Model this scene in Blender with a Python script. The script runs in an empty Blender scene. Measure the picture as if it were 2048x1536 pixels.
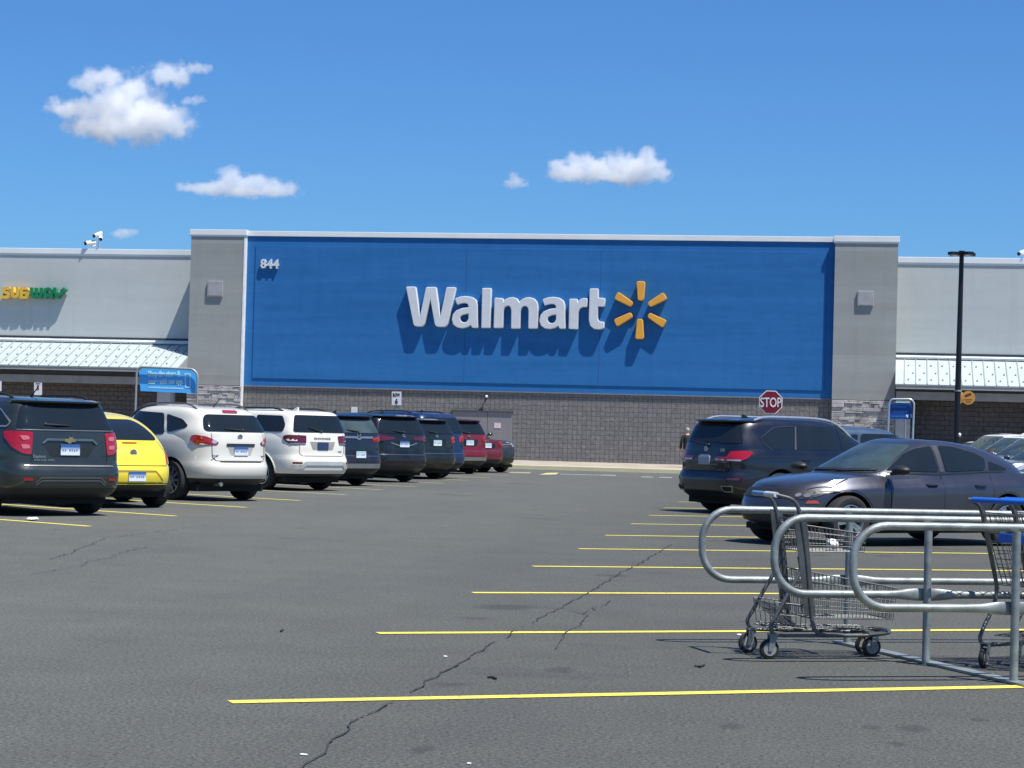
import bpy, bmesh, math, random
from math import sin, cos, pi, radians, hypot, atan2, sqrt
from mathutils import Vector, Matrix, noise
from mathutils.bvhtree import BVHTree
random.seed(7)
C = bpy.context.scene.collection
SC = bpy.context.scene

# ------------------------------------------------------------------ camera
FPX, YAW, PITCH, ROLL, EYE = 4380.0, 0.14131, 0.02095, 0.02589, 1.37
FW = Vector((-sin(YAW)*cos(PITCH), cos(YAW)*cos(PITCH), sin(PITCH)))
RT = Vector((cos(YAW), sin(YAW), 0)); UP = RT.cross(FW)
CX = RT*cos(ROLL) + UP*sin(ROLL); CY = UP*cos(ROLL) - RT*sin(ROLL)
cd = bpy.data.cameras.new('camera'); co = bpy.data.objects.new('camera', cd); C.objects.link(co)
cd.sensor_width = 36; cd.lens = FPX/2048*36; cd.clip_end = 20000; cd.clip_start = 0.1
M = Matrix((CX, CY, -FW)).transposed().to_4x4(); M.translation = (0, 0, EYE); co.matrix_world = M
SC.camera = co

def ray(px, py):
    return FW + CX*((px-1024)/FPX) - CY*((py-768)/FPX)
def G(px, py, z=0.0):                       # point of the ground seen at a measured place of the photo
    d = ray(px, py); t = (z-EYE)/d.z
    return Vector((d.x*t, d.y*t, z))
def atY(px, py, Y):
    d = ray(px, py); t = Y/d.y
    return Vector((d.x*t, Y, EYE+d.z*t))
# store front frame: origin at the left edge of the blue panel, u along the front, v away from the street
BO = Vector((-22.387, 83.041, 0)); BA = -0.03184
BU = Vector((cos(BA), sin(BA), 0)); BV = Vector((-sin(BA), cos(BA), 0))
def B(px, py, v=0.0):                       # -> (u, z) on the plane at depth v
    d = ray(px, py); o = Vector((0, 0, EYE))
    t = ((BO-o).dot(BV)+v)/d.dot(BV); p = o+d*t
    return ((p-BO).dot(BU), p.z)

# ------------------------------------------------------------------ materials
MATS = {}
def nodes(name):
    m = bpy.data.materials.new(name); m.use_nodes = True; nt = m.node_tree
    return m, nt, nt.nodes['Principled BSDF']
def N(nt, t, **k):
    n = nt.nodes.new(t)
    for a, v in k.items():
        if a.startswith('i_'):
            n.inputs[a[2:].replace('_', ' ')].default_value = v
        else: setattr(n, a, v)
    return n
def ramp(nt, fac, a, b, ca, cb):
    r = nt.nodes.new('ShaderNodeValToRGB'); e = r.color_ramp.elements
    e[0].position = a; e[0].color = (*ca, 1); e[1].position = b; e[1].color = (*cb, 1)
    nt.links.new(fac, r.inputs[0]); return r.outputs[0]
def coords(nt, scale=(1, 1, 1), kind='Object'):
    t = nt.nodes.new('ShaderNodeTexCoord'); mp = nt.nodes.new('ShaderNodeMapping')
    mp.inputs['Scale'].default_value = scale; nt.links.new(t.outputs[kind], mp.inputs[0]); return mp.outputs[0]
def noise_tex(nt, vec, s, det=4, rough=.6):
    n = nt.nodes.new('ShaderNodeTexNoise'); n.inputs['Scale'].default_value = s
    n.inputs['Detail'].default_value = det; n.inputs['Roughness'].default_value = rough
    nt.links.new(vec, n.inputs['Vector']); return n.outputs[0]
def mixc(nt, fac, a, b, mode='MIX'):
    m = nt.nodes.new('ShaderNodeMix'); m.data_type = 'RGBA'; m.blend_type = mode
    for v, i in ((fac, 0), (a, 6), (b, 7)):
        if isinstance(v, (int, float)): m.inputs[i].default_value = v
        elif isinstance(v, tuple): m.inputs[i].default_value = (*v, 1)
        else: nt.links.new(v, m.inputs[i])
    return m.outputs[2]
def mul(c, k): return tuple(min(1, x*k) for x in c)
def mat(name, col, rough=.5, metal=0, coat=0, var=.12, vs=3.0, bump=0, bs=60, spec=.5, stretch=(1, 1, 1)):
    if name in MATS: return MATS[name]
    m, nt, p = nodes(name)
    v = coords(nt, stretch); n = noise_tex(nt, v, vs)
    nt.links.new(ramp(nt, n, .3, .7, mul(col, 1-var), mul(col, 1+var)), p.inputs['Base Color'])
    p.inputs['Roughness'].default_value = rough; p.inputs['Metallic'].default_value = metal
    p.inputs['Coat Weight'].default_value = coat; p.inputs['Coat Roughness'].default_value = .03
    p.inputs['Specular IOR Level'].default_value = spec
    if bump:
        b = nt.nodes.new('ShaderNodeBump'); b.inputs['Strength'].default_value = bump; b.inputs['Distance'].default_value = .01
        nt.links.new(noise_tex(nt, v, bs), b.inputs['Height']); nt.links.new(b.outputs[0], p.inputs['Normal'])
    MATS[name] = m; return m
def paint(name, col, metal=.3, rough=.35, dust=.05, cr=.05):
    if name in MATS: return MATS[name]
    m, nt, p = nodes(name); v = coords(nt)
    n = noise_tex(nt, v, 2.2, 5)
    dusty = mixc(nt, ramp(nt, n, .42, .75, (0, 0, 0), (dust,)*3), col, mul((.30, .28, .25), 1))
    nt.links.new(dusty, p.inputs['Base Color'])
    nt.links.new(ramp(nt, n, .35, .75, (rough,)*3, (rough+.15,)*3), p.inputs['Roughness'])
    p.inputs['Metallic'].default_value = metal
    p.inputs['Coat Weight'].default_value = .9; p.inputs['Coat Roughness'].default_value = cr
    MATS[name] = m; return m

glass = mat('tinted_glass', (.012, .017, .02), .03, 0, 0, .1, 1.5, spec=.55)
clear = mat('pale_glass', (.05, .075, .075), .03, 0, 0, .5, 1.2, spec=.6)
black = mat('black_plastic', (.018, .018, .019), .5)
gap_m = mat('seam_black', (.006, .006, .006), .8)
rubber = mat('tyre_rubber', (.022, .022, .022), .85, bump=.2)
chrome = mat('chrome', (.50, .51, .50), .22, .85)
silver = mat('silver_trim', (.36, .37, .37), .38, .7)
alloy = mat('alloy', (.48, .49, .5), .32, .9)
redlens = mat('red_lens', (.36, .005, .014), .12, 0, 1, .15, 30)
darkred = mat('dark_red_lens', (.11, .004, .010), .1, 0, 1, .15, 30)
whitelens = mat('clear_lens', (.62, .63, .65), .08, .5, 1)
orangelens = mat('orange_lens', (.50, .075, .02), .2, 0, .5)
galv = mat('galvanised_steel', (.27, .295, .285), .52, .5, 0, .30, 9, .2, 40)
cartmetal = mat('cart_wire', (.13, .135, .135), .5, .6, 0, .25, 15)
cartdark = mat('cart_frame', (.12, .125, .125), .42, .6, 0, .25, 12)
bluepl = mat('blue_plastic', (.02, .13, .55), .35, 0, 0, .12)
signwhite = mat('sign_white', (.78, .78, .76), .5)

# ------------------------------------------------------------------ objects
def tag(o, label=None, cat=None, group=None, kind=None):
    if label: o['label'] = label
    if cat: o['category'] = cat
    if group: o['group'] = group
    if kind: o['kind'] = kind
    return o
def empty(name, loc=(0, 0, 0), rz=0, parent=None):
    o = bpy.data.objects.new(name, None); C.objects.link(o); o.location = loc; o.rotation_euler = (0, 0, rz)
    o.parent = parent; return o
def link(name, me, parent=None):
    o = bpy.data.objects.new(name, me); C.objects.link(o); o.parent = parent; return o
def sharpen(bm, deg=38):
    a = radians(deg)
    for f in bm.faces: f.smooth = True
    for e in bm.edges:
        e.smooth = not (len(e.link_faces) == 2 and e.calc_face_angle(0) > a)
def obj(name, bm, m, parent=None, smooth=38, normals=True):
    if normals: bmesh.ops.recalc_face_normals(bm, faces=bm.faces[:])
    if smooth: sharpen(bm, smooth)
    me = bpy.data.meshes.new(name); bm.to_mesh(me); bm.free()
    for x in (m if isinstance(m, (list, tuple)) else [m]): me.materials.append(x)
    return link(name, me, parent)
def nb(): return bmesh.new()
def box(bm, x0, x1, y0, y1, z0, z1, bev=0, mi=0):
    vs = [bm.verts.new((x, y, z)) for x in (x0, x1) for y in (y0, y1) for z in (z0, z1)]
    fs = [bm.faces.new([vs[i] for i in f]) for f in ((0, 1, 3, 2), (4, 6, 7, 5), (0, 4, 5, 1), (2, 3, 7, 6), (0, 2, 6, 4), (1, 5, 7, 3))]
    for f in fs: f.material_index = mi
    if bev:
        es = list({e for f in fs for e in f.edges})
        bmesh.ops.bevel(bm, geom=es, offset=bev, segments=2, affect='EDGES', profile=.5)
    return bm
def frame_of(t):
    a = Vector((0, 0, 1)) if abs(t.z) < .95 else Vector((1, 0, 0))
    n = t.cross(a).normalized(); return n, t.cross(n).normalized()
def tube(bm, pts, r, seg=8, caps=True, closed=False):
    pts = [Vector(p) for p in pts]; n = len(pts); rings = []
    prev = None
    for i, p in enumerate(pts):
        if closed: t = (pts[(i+1) % n]-pts[i-1]).normalized()
        else: t = (pts[min(i+1, n-1)]-pts[max(i-1, 0)]).normalized()
        if prev is None: nn, bb = frame_of(t)
        else:
            nn = (prev - t*prev.dot(t)); nn = nn.normalized() if nn.length > 1e-6 else frame_of(t)[0]; bb = t.cross(nn)
        prev = nn
        rad = r[i] if isinstance(r, (list, tuple)) else r
        rings.append([bm.verts.new(p+(nn*cos(2*pi*k/seg)+bb*sin(2*pi*k/seg))*rad) for k in range(seg)])
    m = n if closed else n-1
    for i in range(m):
        a, b = rings[i], rings[(i+1) % n]
        for k in range(seg): bm.faces.new((a[k], a[(k+1) % seg], b[(k+1) % seg], b[k]))
    if caps and not closed:
        bm.faces.new(rings[0][::-1]); bm.faces.new(rings[-1])
    return bm
def fillet(pts, rad, n=5):
    pts = [Vector(p) for p in pts]; out = [pts[0]]
    for a, b, c in zip(pts, pts[1:], pts[2:]):
        u, w = (a-b), (c-b); l = min(rad, u.length*.48, w.length*.48)
        p0, p1 = b+u.normalized()*l, b+w.normalized()*l
        for i in range(n+1):
            s = i/n; out.append(p0*(1-s)**2 + b*2*s*(1-s) + p1*s*s)
    out.append(pts[-1]); return out
def lathe(bm, prof, axis='y', seg=32, c=(0, 0, 0), mi=0):
    rings = []
    for r, h in prof:
        ring = []
        for k in range(seg):
            a = 2*pi*k/seg
            p = {'y': (r*cos(a), h, r*sin(a)), 'z': (r*cos(a), r*sin(a), h), 'x': (h, r*cos(a), r*sin(a))}[axis]
            ring.append(bm.verts.new(Vector(p)+Vector(c)))
        rings.append(ring)
    for a, b in zip(rings, rings[1:]):
        for k in range(seg):
            f = bm.faces.new((a[k], a[(k+1) % seg], b[(k+1) % seg], b[k])); f.material_index = mi
    return rings
def cyl(bm, p, q, r, seg=16): return tube(bm, [p, q], r, seg)
def ball(bm, c, r, sub=2):
    r = r if isinstance(r, (tuple, list)) else (r, r, r)
    bmesh.ops.create_icosphere(bm, subdivisions=sub, radius=1, matrix=Matrix.Translation(c) @ Matrix.Diagonal((*r, 1)))
def rp(pts, r, n=4):                          # polygon with rounded corners
    pts = [Vector((p[0], p[1])) for p in pts]; out = []; m = len(pts)
    for i in range(m):
        a, b, c = pts[i-1], pts[i], pts[(i+1) % m]
        rr = r[i] if isinstance(r, (list, tuple)) else r
        u, w = a-b, c-b; l = min(rr, u.length*.48, w.length*.48)
        p0, p1 = b+u.normalized()*l, b+w.normalized()*l
        for k in range(n+1):
            s = k/n; out.append(p0*(1-s)**2+b*2*s*(1-s)+p1*s*s)
    return [(p.x, p.y) for p in out]
def slab(bm, poly, plane, d0, d1, mi=0):      # extrude a 2d polygon; plane gives (a, b, d) -> point
    va = [bm.verts.new(plane(a, b, d0)) for a, b in poly]; vb = [bm.verts.new(plane(a, b, d1)) for a, b in poly]
    n = len(poly); fs = [bm.faces.new(va), bm.faces.new(vb[::-1])]
    for i in range(n): fs.append(bm.faces.new((va[i], vb[i], vb[(i+1) % n], va[(i+1) % n])))
    for f in fs: f.material_index = mi
    return fs
def outline_mesh(loops, ext, bevel=0, res=2):  # filled outline with holes, extruded both ways, via a 2d curve
    cu = bpy.data.curves.new('o', 'CURVE'); cu.dimensions = '2D'; cu.fill_mode = 'BOTH'
    for lp in loops:
        s = cu.splines.new('POLY'); s.points.add(len(lp)-1); s.use_cyclic_u = True
        for p, q in zip(s.points, lp): p.co = (q[0], q[1], 0, 1)
    cu.extrude = ext; cu.bevel_depth = bevel; cu.bevel_resolution = res
    return curve_to_bm(cu)
def curve_to_bm(cu):
    o = bpy.data.objects.new('tmp', cu); C.objects.link(o)
    bpy.context.view_layer.update()
    dg = bpy.context.evaluated_depsgraph_get(); me = bpy.data.meshes.new_from_object(o.evaluated_get(dg))
    bpy.data.objects.remove(o); bpy.data.curves.remove(cu)
    bm = bmesh.new(); bm.from_mesh(me); bpy.data.meshes.remove(me); return bm
def text_bm(s, size, ext=.002, bold=0, align='CENTER', bevel=0):
    cu = bpy.data.curves.new('t', 'FONT'); cu.body = s; cu.size = size; cu.extrude = ext; cu.offset = bold*size
    cu.align_x = align; cu.align_y = 'CENTER'; cu.bevel_depth = bevel; cu.resolution_u = 4
    return curve_to_bm(cu)
def put(bm, mtx): bmesh.ops.transform(bm, matrix=mtx, verts=bm.verts[:]); return bm
def fitbox(bm, x0, x1, y0, y1):
    xs = [v.co.x for v in bm.verts]; ys = [v.co.y for v in bm.verts]
    ax, bx, ay, by = min(xs), max(xs), min(ys), max(ys)
    for v in bm.verts:
        v.co.x = x0+(v.co.x-ax)/(bx-ax)*(x1-x0); v.co.y = y0+(v.co.y-ay)/(by-ay)*(y1-y0)
    return bm
XZ = Matrix(((1, 0, 0, 0), (0, 0, -1, 0), (0, 1, 0, 0), (0, 0, 0, 1)))    # flat drawing -> stands up, faces -y
def join(dst, src):
    me = bpy.data.meshes.new('j'); src.to_mesh(me); src.free(); dst.from_mesh(me); bpy.data.meshes.remove(me); return dst
def pchip(pts):
    xs = [p[0] for p in pts]; ys = [p[1] for p in pts]; n = len(xs)
    h = [xs[i+1]-xs[i] for i in range(n-1)]; d = [(ys[i+1]-ys[i])/h[i] for i in range(n-1)]
    m = [d[0]]+[0 if d[i-1]*d[i] <= 0 else 2*d[i-1]*d[i]/(d[i-1]+d[i]) for i in range(1, n-1)]+[d[-1]]
    def f(x):
        if x <= xs[0]: return ys[0]
        if x >= xs[-1]: return ys[-1]
        i = max(j for j in range(n-1) if xs[j] <= x); t = (x-xs[i])/h[i]
        return ys[i]*(1+2*t)*(1-t)**2 + m[i]*h[i]*t*(1-t)**2 + ys[i+1]*t*t*(3-2*t) + m[i+1]*h[i]*t*t*(t-1)
    return f
def copy_tree(o, parent=None):
    c = o.copy(); C.objects.link(c); c.parent = parent
    for ch in list(o.children): copy_tree(ch, c)
    return c
# ================================================================== ground, kerb, markings
def asphalt_mat():
    m, nt, p = nodes('asphalt'); L = nt.links
    v = coords(nt)
    big = noise_tex(nt, v, .09, 5, .62); med = noise_tex(nt, v, 1.1, 6, .7); fine = noise_tex(nt, v, 46, 4, .95)
    vs = coords(nt, (.9, .10, 1)); streak = noise_tex(nt, vs, .8, 5, .65)
    c = ramp(nt, big, .3, .72, (.078, .081, .070), (.128, .133, .116))
    c = mixc(nt, .55, c, ramp(nt, med, .3, .72, (.083, .085, .073), (.124, .128, .111)))
    c = mixc(nt, ramp(nt, streak, .5, .72, (0, 0, 0), (.28, .28, .28)), c, (.064, .066, .065))
    g = ramp(nt, fine, .37, .65, (.22, .22, .22), (1.80, 1.80, 1.80))
    c = mixc(nt, 1.0, c, g, 'MULTIPLY')
    sp = nt.nodes.new('ShaderNodeTexVoronoi'); sp.inputs['Scale'].default_value = 55; L.new(v, sp.inputs['Vector'])
    c = mixc(nt, ramp(nt, sp.outputs['Distance'], .03, .16, (.35, .35, .35), (0, 0, 0)), c, (.24, .235, .225))
    # oil drips and damp-looking stains, each with a shape of its own
    st = noise_tex(nt, coords(nt, (.55, 1, 1)), .55, 3, .5)
    c = mixc(nt, ramp(nt, st, .66, .74, (0, 0, 0), (.5, .5, .5)), c, (.035, .035, .036))
    # the bays are less worn and darker than the driven lane
    tc = nt.nodes.new('ShaderNodeTexCoord'); sx = nt.nodes.new('ShaderNodeSeparateXYZ'); L.new(tc.outputs['Object'], sx.inputs[0])
    ad = nt.nodes.new('ShaderNodeMath'); ad.operation = 'MULTIPLY_ADD'; L.new(big, ad.inputs[0]); ad.inputs[1].default_value = 6.0; L.new(sx.outputs[0], ad.inputs[2])
    mr = nt.nodes.new('ShaderNodeMapRange'); L.new(ad.outputs[0], mr.inputs[0]); mr.inputs[1].default_value = -2.6; mr.inputs[2].default_value = 1.6; mr.inputs[3].default_value = 0; mr.inputs[4].default_value = 1
    c = mixc(nt, mr.outputs[0], c, mixc(nt, 1.0, c, (.78, .77, .77), 'MULTIPLY'))
    dr = nt.nodes.new('ShaderNodeTexVoronoi'); dr.inputs['Scale'].default_value = .8; L.new(v, dr.inputs['Vector'])
    dn = noise_tex(nt, v, 5, 4, .7); dm = nt.nodes.new('ShaderNodeMath'); dm.operation = 'MULTIPLY_ADD'; L.new(dn, dm.inputs[0]); dm.inputs[1].default_value = .35; L.new(dr.outputs['Distance'], dm.inputs[2])
    fld = None
    for px, py, rx, ry in ((1463, 1453, .07, .09), (1825, 1457, .085, .10), (1742, 1455, .05, .06), (1224, 1151, .22, .12), (1640, 1110, .12, .14), (1770, 1112, .16, .14), (845, 1499, .06, .09), (1960, 1440, .05, .06), (1795, 1488, .05, .05), (1120, 1340, .10, .12), (1010, 1215, .25, .2)):
        q = G(px, py); s1 = nt.nodes.new('ShaderNodeVectorMath'); s1.operation = 'SUBTRACT'; L.new(v, s1.inputs[0]); s1.inputs[1].default_value = (q.x, q.y, 0)
        s2 = nt.nodes.new('ShaderNodeVectorMath'); s2.operation = 'MULTIPLY'; L.new(s1.outputs[0], s2.inputs[0]); s2.inputs[1].default_value = (1/rx, .62/ry, 0)
        s3 = nt.nodes.new('ShaderNodeVectorMath'); s3.operation = 'LENGTH'; L.new(s2.outputs[0], s3.inputs[0])
        if fld is None: fld = s3.outputs['Value']
        else:
            mn = nt.nodes.new('ShaderNodeMath'); mn.operation = 'MINIMUM'; L.new(fld, mn.inputs[0]); L.new(s3.outputs['Value'], mn.inputs[1]); fld = mn.outputs[0]
    en = noise_tex(nt, v, 14, 4, .6); em = nt.nodes.new('ShaderNodeMath'); em.operation = 'MULTIPLY_ADD'; L.new(en, em.inputs[0]); em.inputs[1].default_value = 1.5; L.new(fld, em.inputs[2])
    oil = nt.nodes.new('ShaderNodeMapRange'); L.new(em.outputs[0], oil.inputs[0]); oil.inputs[1].default_value = 1.35; oil.inputs[2].default_value = 1.75; oil.inputs[3].default_value = .5; oil.inputs[4].default_value = 0
    c = mixc(nt, oil.outputs[0], c, (.030, .031, .030))
    spots = ramp(nt, dm.outputs[0], .20, .30, (.55, .55, .55), (0, 0, 0))
    c = mixc(nt, spots, c, (.036, .036, .036))
    L.new(c, p.inputs['Base Color']); p.inputs['Roughness'].default_value = .82; p.inputs['Specular IOR Level'].default_value = .35
    b = nt.nodes.new('ShaderNodeBump'); b.inputs['Strength'].default_value = .55; b.inputs['Distance'].default_value = .006
    L.new(fine, b.inputs['Height']); L.new(b.outputs[0], p.inputs['Normal'])
    return m
bm = nb(); S = 4000
bmesh.ops.create_grid(bm, x_segments=40, y_segments=40, size=S)
g = obj('parking_lot_asphalt', bm, asphalt_mat(), None, 0); tag(g, kind='structure')

def worn_paint(name, col, worn):
    m, nt, p = nodes(name); v = coords(nt)
    n = noise_tex(nt, v, 22, 5, .7); n2 = noise_tex(nt, v, .6, 3)
    c = mixc(nt, ramp(nt, n, .60-worn*.25, .68-worn*.1, (0, 0, 0), (.85, .85, .85)), col, (.10, .10, .09))
    c = mixc(nt, ramp(nt, n2, .35, .7, (0, 0, 0), (.25, .25, .25)), c, mul(col, .75))
    nt.links.new(c, p.inputs['Base Color']); p.inputs['Roughness'].default_value = .75; return m
yel = worn_paint('yellow_road_paint', (.78, .66, .10), .16)
yel2 = worn_paint('faded_yellow_paint', (.62, .55, .24), .35)
wht2 = worn_paint('faded_white_paint', (.30, .31, .29), .45); yel3 = worn_paint('faint_yellow_paint', (.36, .33, .19), .4)
def strip(name, p, d, length, w, m, z=.004):
    bm = nb(); n = Vector((-d.y, d.x, 0)); k = max(2, int(length/.35)); prev = None
    for i in range(k+1):
        q = p+d*(length*i/k); j = [noise.noise(q*3+Vector((s*9, 0, 0)))*.006 for s in (0, 1)]
        a, b = bm.verts.new(q+n*(w/2+j[0])+Vector((0, 0, z))), bm.verts.new(q-n*(w/2+j[1])+Vector((0, 0, z)))
        if prev: bm.faces.new((prev[0], prev[1], b, a))
        prev = (a, b)
    o = obj(name, bm, m, None, 0); tag(o, kind='structure'); return o
DR = Vector((cos(radians(28.2)), sin(radians(28.2)), 0))
RX, RY, PITCHY = -2.853, 10.471, 3.778
ends = [(460, 1405), (755, 1267), (945, 1186), (1065, 1133), (1157, 1098), (1210, 1071), (1262, 1048), (1298, 1031), (1327, 1016), (1356, 1004)]
for i in range(17):
    p = G(*ends[i]) if i < 10 else Vector((RX, RY+PITCHY*i, 0))
    a = radians(28.5 if i == 0 else 26.6 if i == 1 else 25.2 if i == 2 else 23.0)
    strip('parking_line', p, Vector((cos(a), sin(a), 0)), 6.6, .115, yel)
lends = [(180, 1053), (352, 1032.5), (493, 1015.2), (600, 1001.5), (693, 990), (766, 980)]
for i in range(11):
    p = G(*lends[i]) if i < 6 else Vector((-9.2266, 26.976+PITCHY*i, 0))
    a = radians(148)
    strip('parking_line', p, Vector((cos(a), sin(a), 0)), 6.6, .115, yel if i < 4 else yel2)
# kerb and pavement along the store (store frame)
def blv(u, v, z=0): return BO+BU*u+BV*v+Vector((0, 0, z))
vk = (G(1180, 942)-BO).dot(BV)
kerbm = worn_paint('kerb_cream_paint', (.66, .60, .36), .05)
conc = mat('pavement_concrete', (.36, .31, .25), .9, var=.2, vs=1.2, bump=.3, bs=30)
ROOT = empty('store_building', BO, BA)
def bobj(name, bm, m, parent=None, smooth=0):
    o = obj(name, bm, m, parent, smooth); return o
bm = nb(); box(bm, -70, 90, vk, vk+.16, -.05, .15, .02); o = bobj('kerb', bm, kerbm); o.location = BO; o.rotation_euler.z = BA; tag(o, kind='structure')
bm = nb()
vs = [bm.verts.new(p) for p in ((-70, vk+.161, .146), (90, vk+.161, .146), (90, 0.9, .235), (-70, .9, .235))]; bm.faces.new(vs)
o = bobj('pavement', bm, conc); o.location = BO; o.rotation_euler.z = BA; tag(o, kind='structure')
# worn hatching and crossing marks in front of the kerb
def quad(px, m, name='road_marking'):
    bm = nb(); bm.faces.new([bm.verts.new(G(x, y)+Vector((0, 0, .004))) for x, y in px]); o = obj(name, bm, m, None, 0); tag(o, kind='structure')
quad([(1016, 946), (1060, 947), (1062, 944.6), (1022, 944)], yel3)
quad([(1078, 949.5), (1112, 949), (1118, 945.6), (1094, 946)], yel2)
quad([(1200, 951), (1232, 952.2), (1232, 950.2), (1202, 949.4)], wht2)
quad([(1282, 954.6), (1306, 955.4), (1306, 953.6), (1284, 953)], wht2)
quad([(1318, 955.8), (1344, 956.4), (1344, 954.6), (1320, 954)], wht2)
quad([(1120, 949), (1200, 951), (1200, 949.9), (1120, 947.9)], wht2)
# cracks
crackm = mat('crack_fill', (.030, .030, .030), .95)
def crack(px, w0, seed, jit=.05):
    pts = [G(*p) for p in px]; fine = []
    for a, b in zip(pts, pts[1:]):
        k = max(2, int((b-a).length/.045))
        for i in range(k): fine.append(a.lerp(b, i/k))
    bm = nb(); prev = None
    for i, q in enumerate(fine[:-1]):
        t = (fine[i+1]-q).normalized(); n = Vector((-t.y, t.x, 0))
        e = min(1, i/20, (len(fine)-i)/20)
        off = n*(noise.noise(q*3.1+Vector((seed, 0, 0)))*jit*1.0+noise.noise(q*9)*jit*.25)*e
        w = w0*(.45+.9*abs(noise.noise(q*5+Vector((0, seed, 3)))))
        z = Vector((0, 0, .009)); a, b = bm.verts.new(q+off+n*w+z), bm.verts.new(q+off-n*w+z)
        if prev and noise.noise(q*1.7+Vector((seed*3, 2, 1)))+.5*noise.noise(q*11) > -.52: bm.faces.new((prev[0], prev[1], b, a))
        prev = (a, b)
    o = obj('pavement_crack', bm, crackm, None, 0); tag(o, kind='structure')
crack([(560, 1580), (700, 1455), (800, 1397), (890, 1345), (985, 1290), (1060, 1248), (1130, 1212), (1185, 1182), (1235, 1150), (1290, 1122), (1345, 1088)], .0075, 1, .04)
crack([(1110, 1300), (1140, 1262), (1165, 1240), (1172, 1228), (1200, 1215), (1225, 1200)], .005, 5, .07)
crack([(1170, 1230), (1140, 1221), (1110, 1217)], .004, 9, .05)
crack([(60, 1150), (160, 1133), (240, 1108), (300, 1092)], .006, 13, .1)
crack([(100, 1120), (210, 1078), (330, 1062), (480, 1043)], .006, 17, .1)

# ================================================================== store
def facade_mat(name, ca, cb, courses=0):
    m, nt, p = nodes(name); v = coords(nt, (.06, 1, 1)); n = noise_tex(nt, v, 2.4, 5, .65)
    v2 = coords(nt); n2 = noise_tex(nt, v2, 1.6, 6, .7); n3 = noise_tex(nt, v2, 70, 2)
    vd = coords(nt, (2.2, 1, .12)); n4 = noise_tex(nt, vd, 1.3, 4, .6)
    c = ramp(nt, n, .3, .7, ca, cb)
    c = mixc(nt, .35, c, ramp(nt, n2, .3, .7, ca, cb))
    c = mixc(nt, ramp(nt, n4, .56, .8, (0, 0, 0), (.22, .22, .22)), c, mul(ca, .7))
    if courses:                      # panels of slightly different shade, one above the other
        tc = nt.nodes.new('ShaderNodeTexCoord'); sx = nt.nodes.new('ShaderNodeSeparateXYZ'); nt.links.new(tc.outputs['Object'], sx.inputs[0])
        dv = nt.nodes.new('ShaderNodeMath'); dv.operation = 'DIVIDE'; nt.links.new(sx.outputs[2], dv.inputs[0]); dv.inputs[1].default_value = courses
        fl = nt.nodes.new('ShaderNodeMath'); fl.operation = 'FLOOR'; nt.links.new(dv.outputs[0], fl.inputs[0])
        wn = nt.nodes.new('ShaderNodeTexWhiteNoise'); wn.noise_dimensions = '1D'; nt.links.new(fl.outputs[0], wn.inputs['W'])
        fr = nt.nodes.new('ShaderNodeMath'); fr.operation = 'FRACT'; nt.links.new(dv.outputs[0], fr.inputs[0])
        c = mixc(nt, 1.0, c, ramp(nt, wn.outputs['Value'], 0, 1, (.93, .93, .93), (1.06, 1.06, 1.06)), 'MULTIPLY')
        c = mixc(nt, ramp(nt, fr.outputs[0], .0, .03, (.12, .12, .12), (0, 0, 0)), c, mul(ca, .6))
    nt.links.new(c, p.inputs['Base Color']); p.inputs['Roughness'].default_value = .85
    p.inputs['Specular IOR Level'].default_value = .25
    b = nt.nodes.new('ShaderNodeBump'); b.inputs['Strength'].default_value = .35; b.inputs['Distance'].default_value = .01
    nt.links.new(n3, b.inputs['Height']); nt.links.new(b.outputs[0], p.inputs['Normal']); return m
bluew = facade_mat('blue_render', (.016, .128, .345), (.030, .178, .445))
bluei = facade_mat('blue_render_inner', (.015, .124, .335), (.029, .172, .435))
towerm = facade_mat('grey_render', (.285, .298, .282), (.352, .366, .348), .64)
wingm = facade_mat('pale_render', (.465, .492, .470), (.545, .572, .548))
copm = mat('coping_metal', (.80, .82, .79), .5, .05, 0, .06, .6)
stripm = mat('white_flashing_and_sunlit_strip', (.80, .82, .80), .5)
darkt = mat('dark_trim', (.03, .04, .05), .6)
beamm = mat('canopy_beam_grey', (.30, .31, .32), .7)
doorm = mat('door_grey', (.215, .205, .21), .55, var=.06)
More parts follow.
